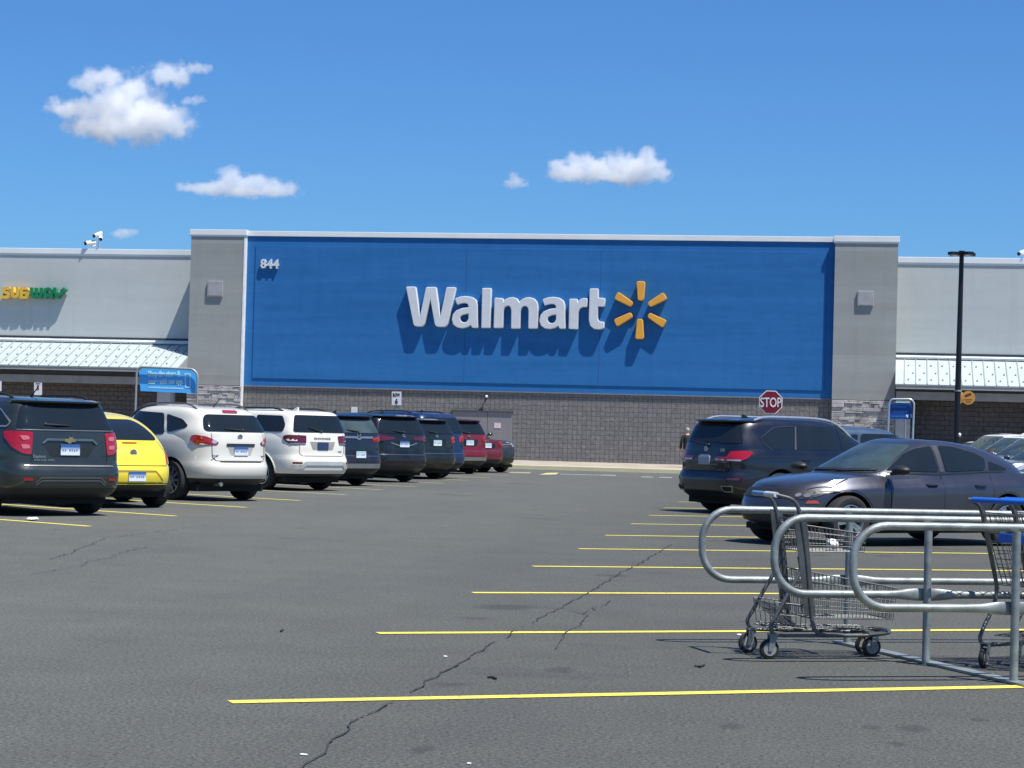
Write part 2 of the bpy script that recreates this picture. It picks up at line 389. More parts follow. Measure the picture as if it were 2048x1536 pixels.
def cmu_mat(name, col, mortar, u=.2032, h=.2032, off=.5):
    m, nt, p = nodes(name); L = nt.links
    t = nt.nodes.new('ShaderNodeTexCoord'); sx = nt.nodes.new('ShaderNodeSeparateXYZ'); cx = nt.nodes.new('ShaderNodeCombineXYZ')
    L.new(t.outputs['Object'], sx.inputs[0]); L.new(sx.outputs[0], cx.inputs[0]); L.new(sx.outputs[2], cx.inputs[1])
    b = nt.nodes.new('ShaderNodeTexBrick'); b.offset = off; b.offset_frequency = 2; b.squash = 1
    L.new(cx.outputs[0], b.inputs['Vector'])
    b.inputs['Color1'].default_value = (*mul(col, .93), 1); b.inputs['Color2'].default_value = (*mul(col, 1.07), 1); b.inputs['Mortar'].default_value = (*mortar, 1)
    b.inputs['Scale'].default_value = 1; b.inputs['Mortar Size'].default_value = .013; b.inputs['Mortar Smooth'].default_value = .3
    b.inputs['Brick Width'].default_value = u; b.inputs['Row Height'].default_value = h; b.inputs['Bias'].default_value = 0
    n = noise_tex(nt, coords(nt), 9, 6, .75)
    c = mixc(nt, 1, b.outputs['Color'], ramp(nt, n, .3, .7, (.72, .72, .72), (1.28, 1.28, 1.28)), 'MULTIPLY')
    L.new(c, p.inputs['Base Color']); p.inputs['Roughness'].default_value = .92
    ad = nt.nodes.new('ShaderNodeMath'); ad.operation = 'MULTIPLY_ADD'; L.new(b.outputs['Fac'], ad.inputs[0]); ad.inputs[1].default_value = -1.0; L.new(n, ad.inputs[2])
    bp = nt.nodes.new('ShaderNodeBump'); bp.inputs['Strength'].default_value = .7; bp.inputs['Distance'].default_value = .03
    L.new(ad.outputs[0], bp.inputs['Height']); L.new(bp.outputs[0], p.inputs['Normal']); return m
cmu = cmu_mat('split_face_block', (.185, .180, .174), (.115, .113, .110), .178, .178, 0)
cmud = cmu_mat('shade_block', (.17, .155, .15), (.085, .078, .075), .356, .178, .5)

W = 1.05; TV = -.25
uL0, ztop = B(383, 463, TV); uR1, _ = B(1797, 474, TV); PW = 22.72
zc = 8.665; zcop = zc+.20; zb = 2.847; z0 = .1
zwl = B(200, 498, W)[1]; zwr = B(1900, 515, W)[1]
def part(name, bm, m, smooth=0): return obj(name, bm, m, ROOT, smooth)
bm = nb(); box(bm, 0, PW, 0, .5, zb, zc-.002); part('blue_panel', bm, bluew)
u0, zt = B(513, 491, -.03); u0b, z1 = B(503, 756, -.03); u1, _ = B(1648, 778, -.03)
ui0 = (u0+u0b)/2; ziT = zt; ziB = z1
bm = nb(); box(bm, ui0, u1, -.03, -.002, ziB, ziT, .006); part('raised_blue_panel', bm, bluei)
bm = nb()
for px in (931, 1200):
  bm = nb(); box(bm, B(px, 620, -.03)[0]-.012, B(px, 620, -.03)[0]+.012, -.033, -.0005, ziB+.01, ziT-.01)
  part('panel_joint', bm, mat('joint_blue', (.012, .095, .28), .9))
bm = nb(); box(bm, 0, PW, -.02, .5, zb-.05, zb-.003); part('base_trim', bm, mat('trim_grey', (.17, .20, .25), .6))
bm = nb(); box(bm, 0, PW, .04, .5, z0, zb-.053); part('block_wall', bm, cmu)
# towers: full depth up to the wings' parapet, a thin parapet above
for a, b, zw, s in ((uL0, -.001, zwl, -1), (PW+.001, uR1, zwr, 1)):
    zs = B(430, 770, TV)[1] if s < 0 else B(1720, 800, TV)[1]
    bm = nb(); box(bm, a, b, TV, W+.2, zs, zw-.1); box(bm, a, b, TV, TV+.2, zw-.1, zc)
    # shallow horizontal courses
    part('tower', bm, towerm)
    bm = nb(); box(bm, a-.05, b+.05, TV-.045, TV+.28, zc+.003, zcop+.02, .01); box(bm, a-.03, b+.03, TV-.02, TV+.2, zc-.05, zc-.001); part('tower_coping', bm, copm)
    # ledgestone plinth, real relief
    bm = nb(); r = random.Random(5+s); z = z0
    while z < zs-.02:
        h = min(r.uniform(.06, .15), zs-.02-z); u = a+.0
        while u < b-.01:
            w = min(r.uniform(.16, .5), b-u); d = r.uniform(.015, .075)
            box(bm, u+.004, u+w-.004, TV-d, TV+.1, z+.004, z+h-.004, .012); u += w
        z += h
    part('stone_plinth', bm, mat('ledgestone', (.40, .385, .37), .9, var=.42, vs=2.6, bump=.5, bs=25))
    bm = nb(); box(bm, a+.01, b-.01, TV+.03, W+.2, z0, zs-.005); part('plinth_backing', bm, mat('mortar_dark', (.12, .115, .11), .95))
bm = nb(); box(bm, -.055, .008, TV-.016, -.003, z0, zc-.06); part('sunlit_corner_strip', bm, stripm)  # white strip widening the sunlit tower flank, the sunlight put into its colour
bm = nb(); box(bm, .06, PW-.06, -.05, .42, zc+.003, zcop, .01); part('coping', bm, copm)
# wings
for s, ua, ub, zw in ((-1, -42, uL0-.001, zwl), (1, uR1+.001, 60, zwr)):
    bm = nb(); box(bm, ua, ub, W, W+25, 4.0, zw-.22); part('wing_wall', bm, wingm)
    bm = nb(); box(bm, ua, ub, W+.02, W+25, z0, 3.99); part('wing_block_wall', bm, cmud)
    bm = nb(); box(bm, ua, ub, W-.045, W+.35, zw-.215, zw, .012); box(bm, ua, ub, W-.02, W-.001, zw-.28, zw-.218); part('wing_coping', bm, copm)
    # sloping metal canopy
    cf = -1.5; zf = B(200, 733, cf)[1] if s < 0 else B(1900, 770, cf)[1]; sl = .40; zbk = zf+sl*(W-cf)
    lo, hi = (ua, ub) if s < 0 else (ub, ua)
    Lc = hypot(W-cf, zbk-zf); ang = atan2(zbk-zf, W-cf)
    def PL(u, t, h): return (u, cf+t*cos(ang)-h*sin(ang), zf+t*sin(ang)+h*cos(ang))
    bm = nb()
    def sbox(u0, u1, t0, t1, h0, h1):
        vs = [bm.verts.new(PL(u, t, h)) for u in (u0, u1) for t in (t0, t1) for h in (h0, h1)]
        for f in ((0, 1, 3, 2), (4, 6, 7, 5), (0, 4, 5, 1), (2, 3, 7, 6), (0, 2, 6, 4), (1, 5, 7, 3)): bm.faces.new([vs[i] for i in f])
    a2, b2 = min(ua, ub), max(ua, ub); sbox(a2+.003, b2-.003, 0, Lc, -.06, 0)
    u = (b2 - .30) if s < 0 else (a2+.33)
    k = 0; seams = []
    while a2 < u < b2:
        seams.append(u); u += .41*s; k += 1
    canopy = part('canopy', bm, mat('canopy_sheet', (.47, .53, .52), .45, .1, 0, .06, .8))
    bm = nb()
    for u in seams: sbox(u-.018, u+.018, .005, Lc-.01, .0005, .03)
    g2 = obj('standing_seam', bm, mat('seam_grey', (.30, .34, .34), .5), canopy, 0); tag(g2, kind='stuff')
    bm = nb(); u = ((b2-.30) if s < 0 else (a2+.33))-.2*s*-1; k = 0
    while a2+.1 < u < b2-.1:
        for j, t in enumerate((.45, 1.15, 1.95)):
            du = .1 if (j % 2) else -.06
            sbox(u+du-.024, u+du+.024, t-.04, t+.04, .001, .045)
        u += .41*s
    g2 = obj('snow_guard', bm, mat('snow_guard_grey', (.26, .29, .29), .5), canopy, 0); tag(g2, kind='stuff')
    for ue in (a2+.004, b2-.004):       # closed gable ends
        bm = nb()
        d = .03 if ue < (a2+b2)/2 else -.03
        slab(bm, [(cf+.02, zf-.07), (W-.02, zf-.07), (W-.02, zbk-.07), (cf+.02, zf-.055)], lambda a, b, dd: (dd, a, b), ue, ue+d)
        part('canopy_gable', bm, mat('gable_grey', (.34, .35, .35), .6))
    bm = nb(); sbox(a2+.01, b2-.01, Lc-.12, Lc-.02, .04, .12); box(bm, a2, b2, W-.06, W-.001, zbk+.05, zbk+.13); part('canopy_flashing', bm, stripm)
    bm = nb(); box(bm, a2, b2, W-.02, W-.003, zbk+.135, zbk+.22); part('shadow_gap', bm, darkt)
    bm = nb(); box(bm, a2+.02, b2-.02, cf+.03, cf+.09, zf-.17, zf-.065); part('fascia', bm, mat('fascia_grey', (.36, .35, .33), .6))
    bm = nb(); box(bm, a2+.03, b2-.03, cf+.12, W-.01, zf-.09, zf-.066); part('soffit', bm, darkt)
    vb = cf+.75; zb0 = B(150, 766, vb)[1] if s < 0 else B(1900, 801, vb)[1]; zb1 = B(150, 751, vb)[1] if s < 0 else B(1900, 785, vb)[1]
    bm = nb(); box(bm, a2+.04, b2-.04, vb, vb+.30, zb0, zb1); part('canopy_beam', bm, beamm)
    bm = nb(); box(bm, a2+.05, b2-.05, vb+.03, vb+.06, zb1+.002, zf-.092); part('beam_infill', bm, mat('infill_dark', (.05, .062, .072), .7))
    cols = (326, -240) if s < 0 else (1806, 2090)
    for cxp in cols:
        uc = B(cxp, 830, vb+.02)[0]
        bm = nb(); box(bm, uc-.27, uc+.27, vb+.02, vb+.62, z0, zb0-.003, .01); part('canopy_column', bm, mat('column_grey', (.40, .40, .41), .7))
        bm = nb(); box(bm, uc-.33, uc+.33, vb-.04, vb+.68, z0, .42, .02); part('column_base', bm, mat('column_base_grey', (.27, .27, .27), .8))
# roof deck behind the parapets
bm = nb(); box(bm, -41.9, 59.9, W+.4, W+24.9, 7.2, 7.4); part('roof', bm, mat('roof_grey', (.4, .4, .4), .9))
# service door
(ud0, zd1), (ud1, _), (_, zd0) = B(905, 822, 0), B(1025, 822, 0), B(965, 920, 0)
um = (ud0+ud1)/2+.2
bm = nb(); box(bm, ud0, um-.008, .0, .06, z0, zd1, .006); box(bm, um+.008, ud1, 0, .06, z0, zd1, .006); d = part('door', bm, doorm)
bm = nb(); box(bm, um+.06, um+.10, -.06, -.001, 1.05, 1.22, .01); obj('door_handle', bm, silver, d, 0)
bm = nb(); box(bm, ud0-.06, ud1+.03, -.05, .039, zd1+.003, zd1+.05); part('door_lintel', bm, mat('lintel_dark', (.07, .07, .075), .7))
bm = nb(); un, zn = B(995, 851, -.01); box(bm, un-.13, un+.13, -.012, -.001, zn-.10, zn+.10); obj('door_notice', bm, mat('notice_pink', (.62, .55, .57), .7), d, 0)
tag(ROOT, 'long grey store building with a wide blue centre panel between two grey towers', 'building')

# ---------------------------------------------------------------- signs on the front
Z2 = 3.531
def wz(pt): return B(780+pt[0]/Z2, 540+pt[1]/Z2, -.25)
Wg = [(117, 122), (178, 122), (207, 325), (211, 341), (216, 325), (258, 125), (322, 125), (350, 325), (354, 341), (360, 325), (402, 126), (462, 126), (404, 380), (396, 393), (384, 398), (340, 398), (326, 393), (319, 380), (289, 212), (284, 184), (279, 212), (240, 380), (232, 392), (220, 396), (186, 395), (174, 390), (168, 378)]
Ag = [(463, 205), (495, 193), (535, 188), (578, 195), (604, 214), (613, 245), (614, 340), (617, 405), (582, 405), (571, 383), (545, 400), (510, 408), (475, 402), (450, 384), (440, 352), (447, 316), (470, 290), (508, 274), (558, 267), (557, 250), (550, 236), (533, 230), (508, 231), (476, 241)]
Ah = [(558, 305), (558, 345), (548, 365), (530, 375), (508, 372), (493, 357), (490, 338), (497, 322), (515, 312), (540, 307)]
Lg = [(655, 132), (711, 132), (704, 406), (648, 406)]
Mg = [(742, 200), (795, 204), (800, 232), (815, 212), (840, 200), (868, 196), (895, 205), (912, 236), (930, 214), (955, 200), (985, 196), (1015, 205), (1035, 228), (1042, 265), (1038, 410), (980, 410), (982, 285), (976, 262), (960, 250), (940, 252), (924, 268), (917, 295), (914, 410), (858, 410), (860, 285), (855, 262), (840, 248), (818, 252), (802, 268), (797, 295), (793, 406), (735, 406)]
Rg = [(1270, 208), (1318, 208), (1323, 238), (1340, 214), (1362, 203), (1391, 204), (1388, 258), (1360, 258), (1338, 270), (1326, 300), (1322, 415), (1265, 412)]
Tg = [(1414, 135), (1467, 135), (1466, 200), (1515, 203), (1511, 255), (1464, 254), (1462, 340), (1470, 362), (1488, 370), (1507, 369), (1508, 408), (1478, 417), (1442, 412), (1417, 392), (1407, 355)]
def sh(p, dx, dy): return [(x+dx, y+dy) for x, y in p]
lw = mat('sign_letter_white', (.66, .68, .69), .35, 0, .3, .05)
sp_y = mat('sign_spark_yellow', (.80, .38, .035), .35, 0, .3, .06)
def letter(loops, m, parent, depth=.24, bev=.024, off=-.03):
    bm = outline_mesh([[wz(p) for p in lp] for lp in loops], depth/2-bev, bev, 1)
    put(bm, XZ); put(bm, Matrix.Translation((0, off-depth/2-.002, 0)))
    o = obj('letter', bm, m, parent, 30); return o
def bsign(name, label, cat):
    r = empty(name, BO, BA); tag(r, label, cat); return r
sg = bsign('store_name_sign', 'large raised white WALMART lettering on the blue panel with yellow spark', 'sign')
for lp, rr in ((([Wg]), 6), (([Ag, Ah]), 4), (([Lg]), 3), (([Mg]), 5), (([sh(Ag, 618, 6), sh(Ah, 618, 6)]), 4), (([Rg]), 4), (([Tg]), 4)):
    letter([rp(l, rr, 2) for l in lp], lw, sg)
for q in ([(1744, 84), (1797, 84), (1787, 212), (1754, 212)], [(1612, 158), (1588, 202), (1700, 256), (1714, 231)], [(1928, 163), (1952, 204), (1837, 258), (1823, 233)],
          [(1584, 352), (1604, 396), (1711, 330), (1698, 303)], [(1948, 358), (1926, 404), (1821, 331), (1834, 306)], [(1748, 350), (1781, 350), (1789, 484), (1735, 484)]):
    o = letter([rp(q, 13, 4)], sp_y, sg); o.name = 'spark_ray'
nm = bsign('house_number', 'small white number 844 at the top left of the blue panel', 'sign')
for i, ch in enumerate('844'):
    (ua, za), (ub, zb_) = B(522.5+i*12.4, 518+i*.3, -.05), B(533.2+i*12.4, 537+i*.3, -.05)
    bm = text_bm(ch, 1, .05, .035); fitbox(bm, ua, ub, zb_, za); put(bm, XZ @ Matrix.Translation((0, 0, 0))); put(bm, Matrix.Translation((0, -.09, 0)))
    obj('digit', bm, lw, nm, 30)
# sandwich shop letters, thick strokes
def wz5(pt): return B(pt[0]/12.8, 560+pt[1]/12.8, W-.2)
def ribbon(path, w):
    pts = fillet([(x, y, 0) for x, y in path], 70, 4); L, R = [], []
    for i, p in enumerate(pts):
        t = (pts[min(i+1, len(pts)-1)]-pts[max(i-1, 0)]).normalized(); n = Vector((-t.y, t.x, 0))*w/2
        L.append((p.x+n.x, p.y+n.y)); R.append((p.x-n.x, p.y-n.y))
    return L+R[::-1]
sy = mat('letter_yellow', (.74, .46, .05), .4, 0, .3, .08); sgn = mat('letter_green', (.008, .19, .075), .4, 0, .3, .08)
sb = bsign('shop_name_sign', 'SUBWAY lettering in yellow and green on the pale left wall', 'sign')
glyphs = [(sy, [[(262, 226), (150, 222), (92, 262), (130, 312), (215, 335), (248, 385), (205, 440), (60, 438)]], [[(86, 365), (5, 425), (70, 500)]]),
          (sy, [[(330, 185), (330, 400), (396, 445), (466, 400), (466, 185)]], []),
          (sy, [[(562, 188), (562, 482)], [(545, 224), (690, 224), (705, 280), (660, 325), (560, 325)], [(560, 330), (680, 335), (722, 390), (680, 446), (545, 446)]], []),
          (sgn, [[(826, 195), (830, 400), (890, 450), (950, 400), (952, 205)], [(952, 400), (1010, 450), (1068, 400), (1082, 200)]], []),
          (sgn, [[(1168, 482), (1168, 270), (1250, 215), (1332, 270), (1332, 482)], [(1168, 385), (1332, 385)]], []),
          (sgn, [[(1418, 195), (1422, 330), (1500, 385), (1590, 340), (1600, 262), (1650, 262)], [(1492, 370), (1492, 482)]], [[(1632, 180), (1722, 258), (1632, 335)]])]
for m, strokes, polys in glyphs:
    bm = nb()
    for j, s in enumerate(strokes):
        q = outline_mesh([[wz5(p) for p in ribbon(s, 78)]], .12-.004*j, 0); join(bm, q)
    for j, s in enumerate(polys):
        q = outline_mesh([[wz5(p) for p in s]], .125, 0); join(bm, q)
    put(bm, XZ); put(bm, Matrix.Translation((0, W-.17, 0))); obj('letter', bm, m, sb, 0)
(ua, za), (ub, zb_) = wz5((40, 300)), wz5((1560, 380))
bm = nb(); box(bm, ua, ub, W-.06, W-.001, zb_, za); obj('raceway', bm, wingm, sb, 0)

# wall lights on the towers, security cameras
for px0, py0, px1, py1, lab in ((416, 562, 446, 594, 'square grey wall light on the left tower beside the blue panel'), (1715, 582, 1747, 613, 'square grey wall light on the right tower')):
    (ua, za), (ub, zb_) = B(px0, py0, TV), B(px1, py1, TV)
    t = bsign('wall_light', lab, 'wall light'); tag(t, group='square lights on the towers')
    bm = nb(); box(bm, ua, ub, TV-.075, TV-.005, zb_, za, .015); obj('housing', bm, mat('fixture_grey', (.33, .335, .34), .6), t, 0)
    bm = nb(); box(bm, ua+.05, ub-.05, TV-.082, TV-.076, zb_+.05, za-.05); obj('cover', bm, mat('fixture_cover', (.36, .365, .37), .5), t, 0)
camw = mat('camera_white', (.75, .76, .77), .4)
def cam_unit(t, p, d, s=1):
    p = Vector(p); d = Vector(d).normalized()
    bm = nb(); tube(bm, [p-d*.26*s, p-d*.24*s, p+d*.2*s, p+d*.22*s], [.06*s, .12*s, .12*s, .10*s], 14); h = obj('camera_housing', bm, camw, t)
    bm = nb(); tube(bm, [p+d*.221*s, p+d*.30*s], .095*s, 14); obj('lens', bm, gap_m, h)
def P3(px, py, v): u, z = B(px, py, v); return Vector((u, v, z))
t = bsign('security_camera', 'cluster of three white security cameras on the left roof edge', 'camera')
base = P3(197, 500, W+.1); top = P3(197, 474, W+.1)
bm = nb(); tube(bm, [base, Vector((base.x, base.y, top.z))], .035, 8); tube(bm, fillet([Vector((base.x, base.y, base.z+.2)), P3(190, 492, W+.05), P3(180, 492, W+.02)], .1), .03, 8); obj('bracket', bm, camw, t)
cam_unit(t, P3(196, 469, W+.1), (-.6, -.55, -.35), .72); cam_unit(t, P3(201, 476, W+.05), (.35, -.8, -.35), .68); cam_unit(t, P3(181, 486, W+.02), (-.8, -.5, -.12), .82)
t = bsign('security_camera', 'white security camera on the right roof edge', 'camera')
cam_unit(t, P3(2045, 505, W+.1), (-.7, -.5, -.3), .7); bm = nb(); b0 = P3(2050, 516, W+.1); tube(bm, [b0, P3(2048, 506, W-.1)], .03, 8); obj('bracket', bm, camw, t)
t = bsign('security_camera', 'small white security camera on the block wall above the door', 'camera')
p = P3(973, 793, -.1); bm = nb(); ball(bm, p, (.06, .06, .055)); obj('camera_housing', bm, camw, t); bm = nb(); tube(bm, [p+Vector((-.12, -.02, .02)), p+Vector((.0, .02, .05)), p+Vector((0, .13, .05))], .035, 8); obj('bracket', bm, gap_m, t)
bm = nb(); tube(bm, [p+Vector((0, 0, -.05)), p+Vector((-.03, -.02, -.16))], .03, 8); obj('lens', bm, gap_m, t)
# ================================================================== signs on posts, light pole
postm = mat('sign_post_grey', (.36, .38, .37), .5, .4)
def onY(Y, lean=0):
    return lambda a, b, d: atY(a, b, Y)+Vector((0, d, 0))
def psl(name, poly, pl, d0, d1, m, parent, smooth=0, r=0):
    bm = nb(); slab(bm, rp(poly, r) if r else poly, pl, d0, d1); o = obj(name, bm, m, None, smooth); o.parent = parent
    return o
def centre_at(root, p):          # parts were drawn in place: move them under the root
    bpy.context.view_layer.update()
    for c in root.children: c.matrix_parent_inverse = Matrix.Translation(-Vector(p))
    root.location = p
def ptube(name, pts, r, m, parent, seg=8):
    bm = nb(); tube(bm, pts, r, seg); o = obj(name, bm, m, None); o.parent = parent; return o
def ptext(name, s, x0, x1, y0, y1, pl, d, m, parent, bold=.02, italic=0):
    bm = text_bm(s, 1, .004, bold); fitbox(bm, x0, x1, -y1, -y0)
    for v in bm.verts: v.co = pl(v.co.x, -v.co.y, d-v.co.z)
    o = obj(name, bm, m, None, 0); o.parent = parent; return o
# blue app sign
Y = 66; pl = onY(Y)
sblue = mat('sign_blue', (.09, .48, .96), .45, 0, .2, .04); sblue_shaded = mat('sign_blue_shaded', (.010, .075, .33), .5); sdark = mat('sign_dark_blue', (.01, .02, .08), .5)
pale = mat('sign_pale_blue', (.62, .90, .95), .5)
r = empty('store_sign'); tag(r, 'bright blue sign reading Shop the store & more with our app, between two posts', 'sign')
psl('sign_panel', [(277.5, 742), (284, 737.5), (310, 735.6), (340, 736.4), (374, 738.4), (388, 741.5), (395, 749), (394.5, 787), (281, 782)], pl, 0, .05, sblue, r)
ptext('lettering', 'Shop the store &', 296, 361, 741.5, 757, pl, -.004, pale, r, .05)
ptext('lettering', 'more with our app.', 297, 367, 757, 771.5, pl, -.004, pale, r, .05)
bm = nb()
for k in range(26):
    x = 297+k*2.7
    slab(bm, [(x, 773.4+k*.11), (x+random.uniform(1.4, 2.5), 773.5+k*.11), (x+2.2, 776+k*.11), (x, 775.8+k*.11)], pl, -.006, -.001)
o = obj('small_print', bm, pale, None, 0); o.parent = r
bm = nb()
for q in ([(369, 746.2), (381, 747), (381, 749.5), (369, 748.7)], [(370, 773), (381.5, 773.8), (381.5, 776), (370, 775.2)], [(369, 748.5), (371.2, 748.6), (372, 773.2), (370, 773)], [(379, 749.3), (381, 749.4), (381.5, 774), (379.7, 773.8)]): slab(bm, q, pl, -.006, -.001)
o = obj('phone_symbol', bm, pale, None, 0); o.parent = r
pts = fillet([G(271.5, 860)*0+atY(269.5, 905, Y), atY(275.2, 741, Y), atY(283, 733.8, Y), atY(388, 738.5, Y), atY(397, 749, Y), atY(393.5, 905, Y)], .12)
ptube('post_frame', [p+Vector((0, -.09, 0)) for p in pts], .035, postm, r, 10)
centre_at(r, Vector((atY(335, 800, Y).x, Y, 0)))
# blue pickup sign, its shade put into a darker blue
pl = onY(Y); r = empty('pickup_sign'); tag(r, 'blue sign with painted-in shade in a rounded metal frame beside the black light pole', 'sign')
psl('sign_panel', rp([(1779, 806), (1823, 806.5), (1824, 838.5), (1778.5, 838)], 1.5), pl, 0, .05, sblue_shaded, r)
bm = nb(); rd = random.Random(3)
for y0, hh, xa, xb in ((811, 4.5, 1784, 1812), (821, 5, 1785, 1813), (832, 2, 1784, 1812)):
    x = xa
    while x < xb:
        w = rd.uniform(1.2, 2.4); slab(bm, [(x, y0), (x+w, y0+.1), (x+w, y0+hh), (x, y0+hh)], pl, -.006, -.001); x += w+rd.uniform(.5, 1.1)
o = obj('small_print', bm, mat('sign_mid_blue', (.06, .22, .50), .5), None, 0); o.parent = r
bm = nb(); slab(bm, rp([(1812, 829), (1817, 829), (1818, 832), (1815, 836), (1812, 832)], .8), pl, -.008, -.001); slab(bm, [(1821, 828), (1823, 828), (1823, 835.5), (1821, 835.5)], pl, -.008, -.001)
slab(bm, [(1791, 803), (1819, 803.4), (1819, 805.4), (1791, 805)], pl, -.008, .01)
o = obj('pickup_symbol', bm, pale, None, 0); o.parent = r
ptube('post_frame', [p+Vector((0, -.07, 0)) for p in fillet([atY(1774, 905, Y), atY(1778.5, 806, Y), atY(1783, 798.5, Y), atY(1822, 798.5, Y), atY(1828, 806, Y), atY(1824, 905, Y)], .14)], .032, mat('bright_steel', (.62, .64, .63), .35, .7), r, 10)
ptube('middle_post', [atY(1811, 838, Y)+Vector((0, .03, 0)), atY(1809, 905, Y)+Vector((0, .03, 0))], .03, postm, r)
centre_at(r, Vector((atY(1801, 820, Y).x, Y, 0)))
# stop sign
Y = 70; pl = onY(Y); c = (1541.6, 804.4); R8 = 25.2
r = empty('stop_sign'); tag(r, 'red octagonal STOP sign with white border above the dark SUV', 'stop sign')
oc = lambda R: [(c[0]+R*cos(pi/8+k*pi/4+.028), c[1]+R*sin(pi/8+k*pi/4+.028)) for k in range(8)]
psl('sign_border', oc(R8), pl, 0, .02, signwhite, r); psl('sign_panel', oc(R8-2.0), pl, -.006, -.001, mat('stop_red', (.19, .004, .022), .5), r)
ptext('lettering', 'STOP', 1520.5, 1563, 795.0, 814.5, pl, -.012, signwhite, r, .012)
ptube('post', [atY(1541, 782, Y)+Vector((0, .06, 0)), Vector((atY(1541, 830, Y).x, Y+.06, 0))], .035, postm, r)
centre_at(r, Vector((atY(1541, 830, Y).x, Y, 0)))
# row signs
def rowsign(x0, x1, y0, y1, Y, lab, lines, m=signwhite, post=True):
    pl = onY(Y); r = empty('row_sign'); tag(r, lab, 'sign')
    psl('sign_panel', rp([(x0, y0), (x1, y0+.3), (x1, y1+.3), (x0, y1)], 1.4), pl, 0, .02, m, r)
    for s, a, b, cc, d, mm in lines: ptext('lettering', s, a, b, cc, d, pl, -.005, mm, r, .03)
    xm = (x0+x1)/2; ptube('post', [atY(xm, y0+2, Y)+Vector((0, .05, 0)), Vector((atY(xm, y1, Y).x, Y+.05, 0))], .025, postm, r)
    centre_at(r, Vector((atY(xm, y1, Y).x, Y, 0))); return r
ink = mat('sign_ink', (.015, .015, .018), .5)
rowsign(783.6, 802.6, 783, 810, 70, 'white sign reading ROW 6 above the parked dark SUVs', [('ROW', 786, 800.5, 786, 793, ink), ('6', 790.2, 795.8, 797, 807.5, ink)])
rowsign(702.5, 714.5, 813.5, 830, 72, 'small white sign peeking over the roof behind the white crossover', [])
o = rowsign(68, 83.5, 765, 790, 64, 'white sign with a red figure above the dark grey SUV', [])
pl = onY(64)
q = psl('figure_symbol', rp([(74, 770.5), (76, 769), (77.6, 771), (78, 780), (73.6, 780)], 1), pl, -.006, -.001, mat('symbol_red', (.42, .02, .03), .5), None); q.parent = o; q.matrix_parent_inverse = Matrix.Translation(-o.location)
q = psl('caption_bar', [(71, 766.5), (81, 766.7), (81, 768), (71, 767.8)], pl, -.005, -.001, ink, None); q.parent = o; q.matrix_parent_inverse = Matrix.Translation(-o.location)
rowsign(-12, 2.5, 762, 782, 64, 'white sign cut by the left picture edge beside the dark grey SUV', [])
# light pole
Y = 70; r = empty('light_pole'); tag(r, 'tall black parking lot light pole with four flat lamp heads', 'light pole')
polem = mat('pole_black', (.012, .013, .015), .4, .2)
pb = Vector((atY(1912, 890, Y).x, Y, 0)); pt = atY(1917.5, 508, Y)
pt = Vector((pb.x+.05, Y, pt.z))
ptube('pole', [pb, pb.lerp(pt, .5), pt], [.105, .09, .07], polem, r, 16)
bm = nb(); box(bm, pb.x-.28, pb.x+.28, Y-.28, Y+.28, 0, .75, .04); o = obj('pole_base', bm, conc, None); o.parent = r
bm = nb(); tube(bm, [pt+Vector((0, 0, -.05)), pt+Vector((0, 0, .10))], .10, 14); o = obj('pole_cap', bm, polem, None); o.parent = r
for a in (35, 125, 215, 305):
    d = Vector((cos(radians(a)), sin(radians(a)), 0)); n = Vector((-d.y, d.x, 0)); z = Vector((0, 0, 1)); bm = nb()
    tube(bm, [pt, pt+d*.16], .035, 8)
    q = [pt+d*x+n*y for x, y in ((.12, -.11), (.12, .11), (.28, .16), (.46, .11), (.46, -.11), (.28, -.16))]
    lo = [bm.verts.new(p+z*(-.05)) for p in q]; hi = [bm.verts.new(p+z*.05) for p in q]
    bm.faces.new(lo[::-1]); bm.faces.new(hi)
    for k in range(6): bm.faces.new((lo[k], lo[(k+1) % 6], hi[(k+1) % 6], hi[k]))
    o = obj('lamp_head', bm, polem, None, 30); o.parent = r
    bm = nb(); qq = [pt+d*x+n*y-z*.053 for x, y in ((.2, -.08), (.2, .08), (.40, .08), (.40, -.08))]; bm.faces.new([bm.verts.new(p) for p in qq]); l = obj('lens', bm, whitelens, None, 0); l.parent = o
ptube('pole_band', [atY(1915, 783, Y).lerp(Vector((pb.x+.03, Y, atY(1915, 783, Y).z)), 1), Vector((pb.x+.03, Y, atY(1915, 780, Y).z))], .11, postm, r, 14)
bm = nb(); p = Vector((pb.x+.10, Y-.06, atY(1914, 870, Y).z)); ball(bm, p, (.05, .05, .07)); o = obj('outlet_cover', bm, signwhite, None); o.parent = r
centre_at(r, pb)
# round flag sign on the pole
pl = onY(Y); r = empty('round_sign'); tag(r, 'round orange-yellow sign mounted on the black light pole', 'sign')
oy = mat('sign_orange', (.62, .30, .055), .55, 0, 0, .12); br = mat('sign_brown', (.13, .05, .015), .6)
c = (1936.5, 795.5)
psl('sign_panel', [(c[0]+13.6*cos(t*pi/20), c[1]+13.6*sin(t*pi/20)) for t in range(40)], pl, -.02, .01, oy, r)
psl('mounting_flag', [(1919.3, 781), (1927, 786), (1928, 803), (1919.3, 808)], pl, -.01, .02, mat('sign_orange_pale', (.70, .42, .14), .55), r)
bm = nb()
for k in range(5):
    a = k/4; cx_, cy_ = 1931.5+9*a, 791.5-3.6*a
    slab(bm, [(cx_+2.6*cos(t*pi/5), cy_+2.3*sin(t*pi/5)) for t in range(10)], pl, -.026-.001*k, -.021)
o = obj('bird_symbol', bm, br, None, 0); o.parent = r
bm = nb(); rd = random.Random(8)
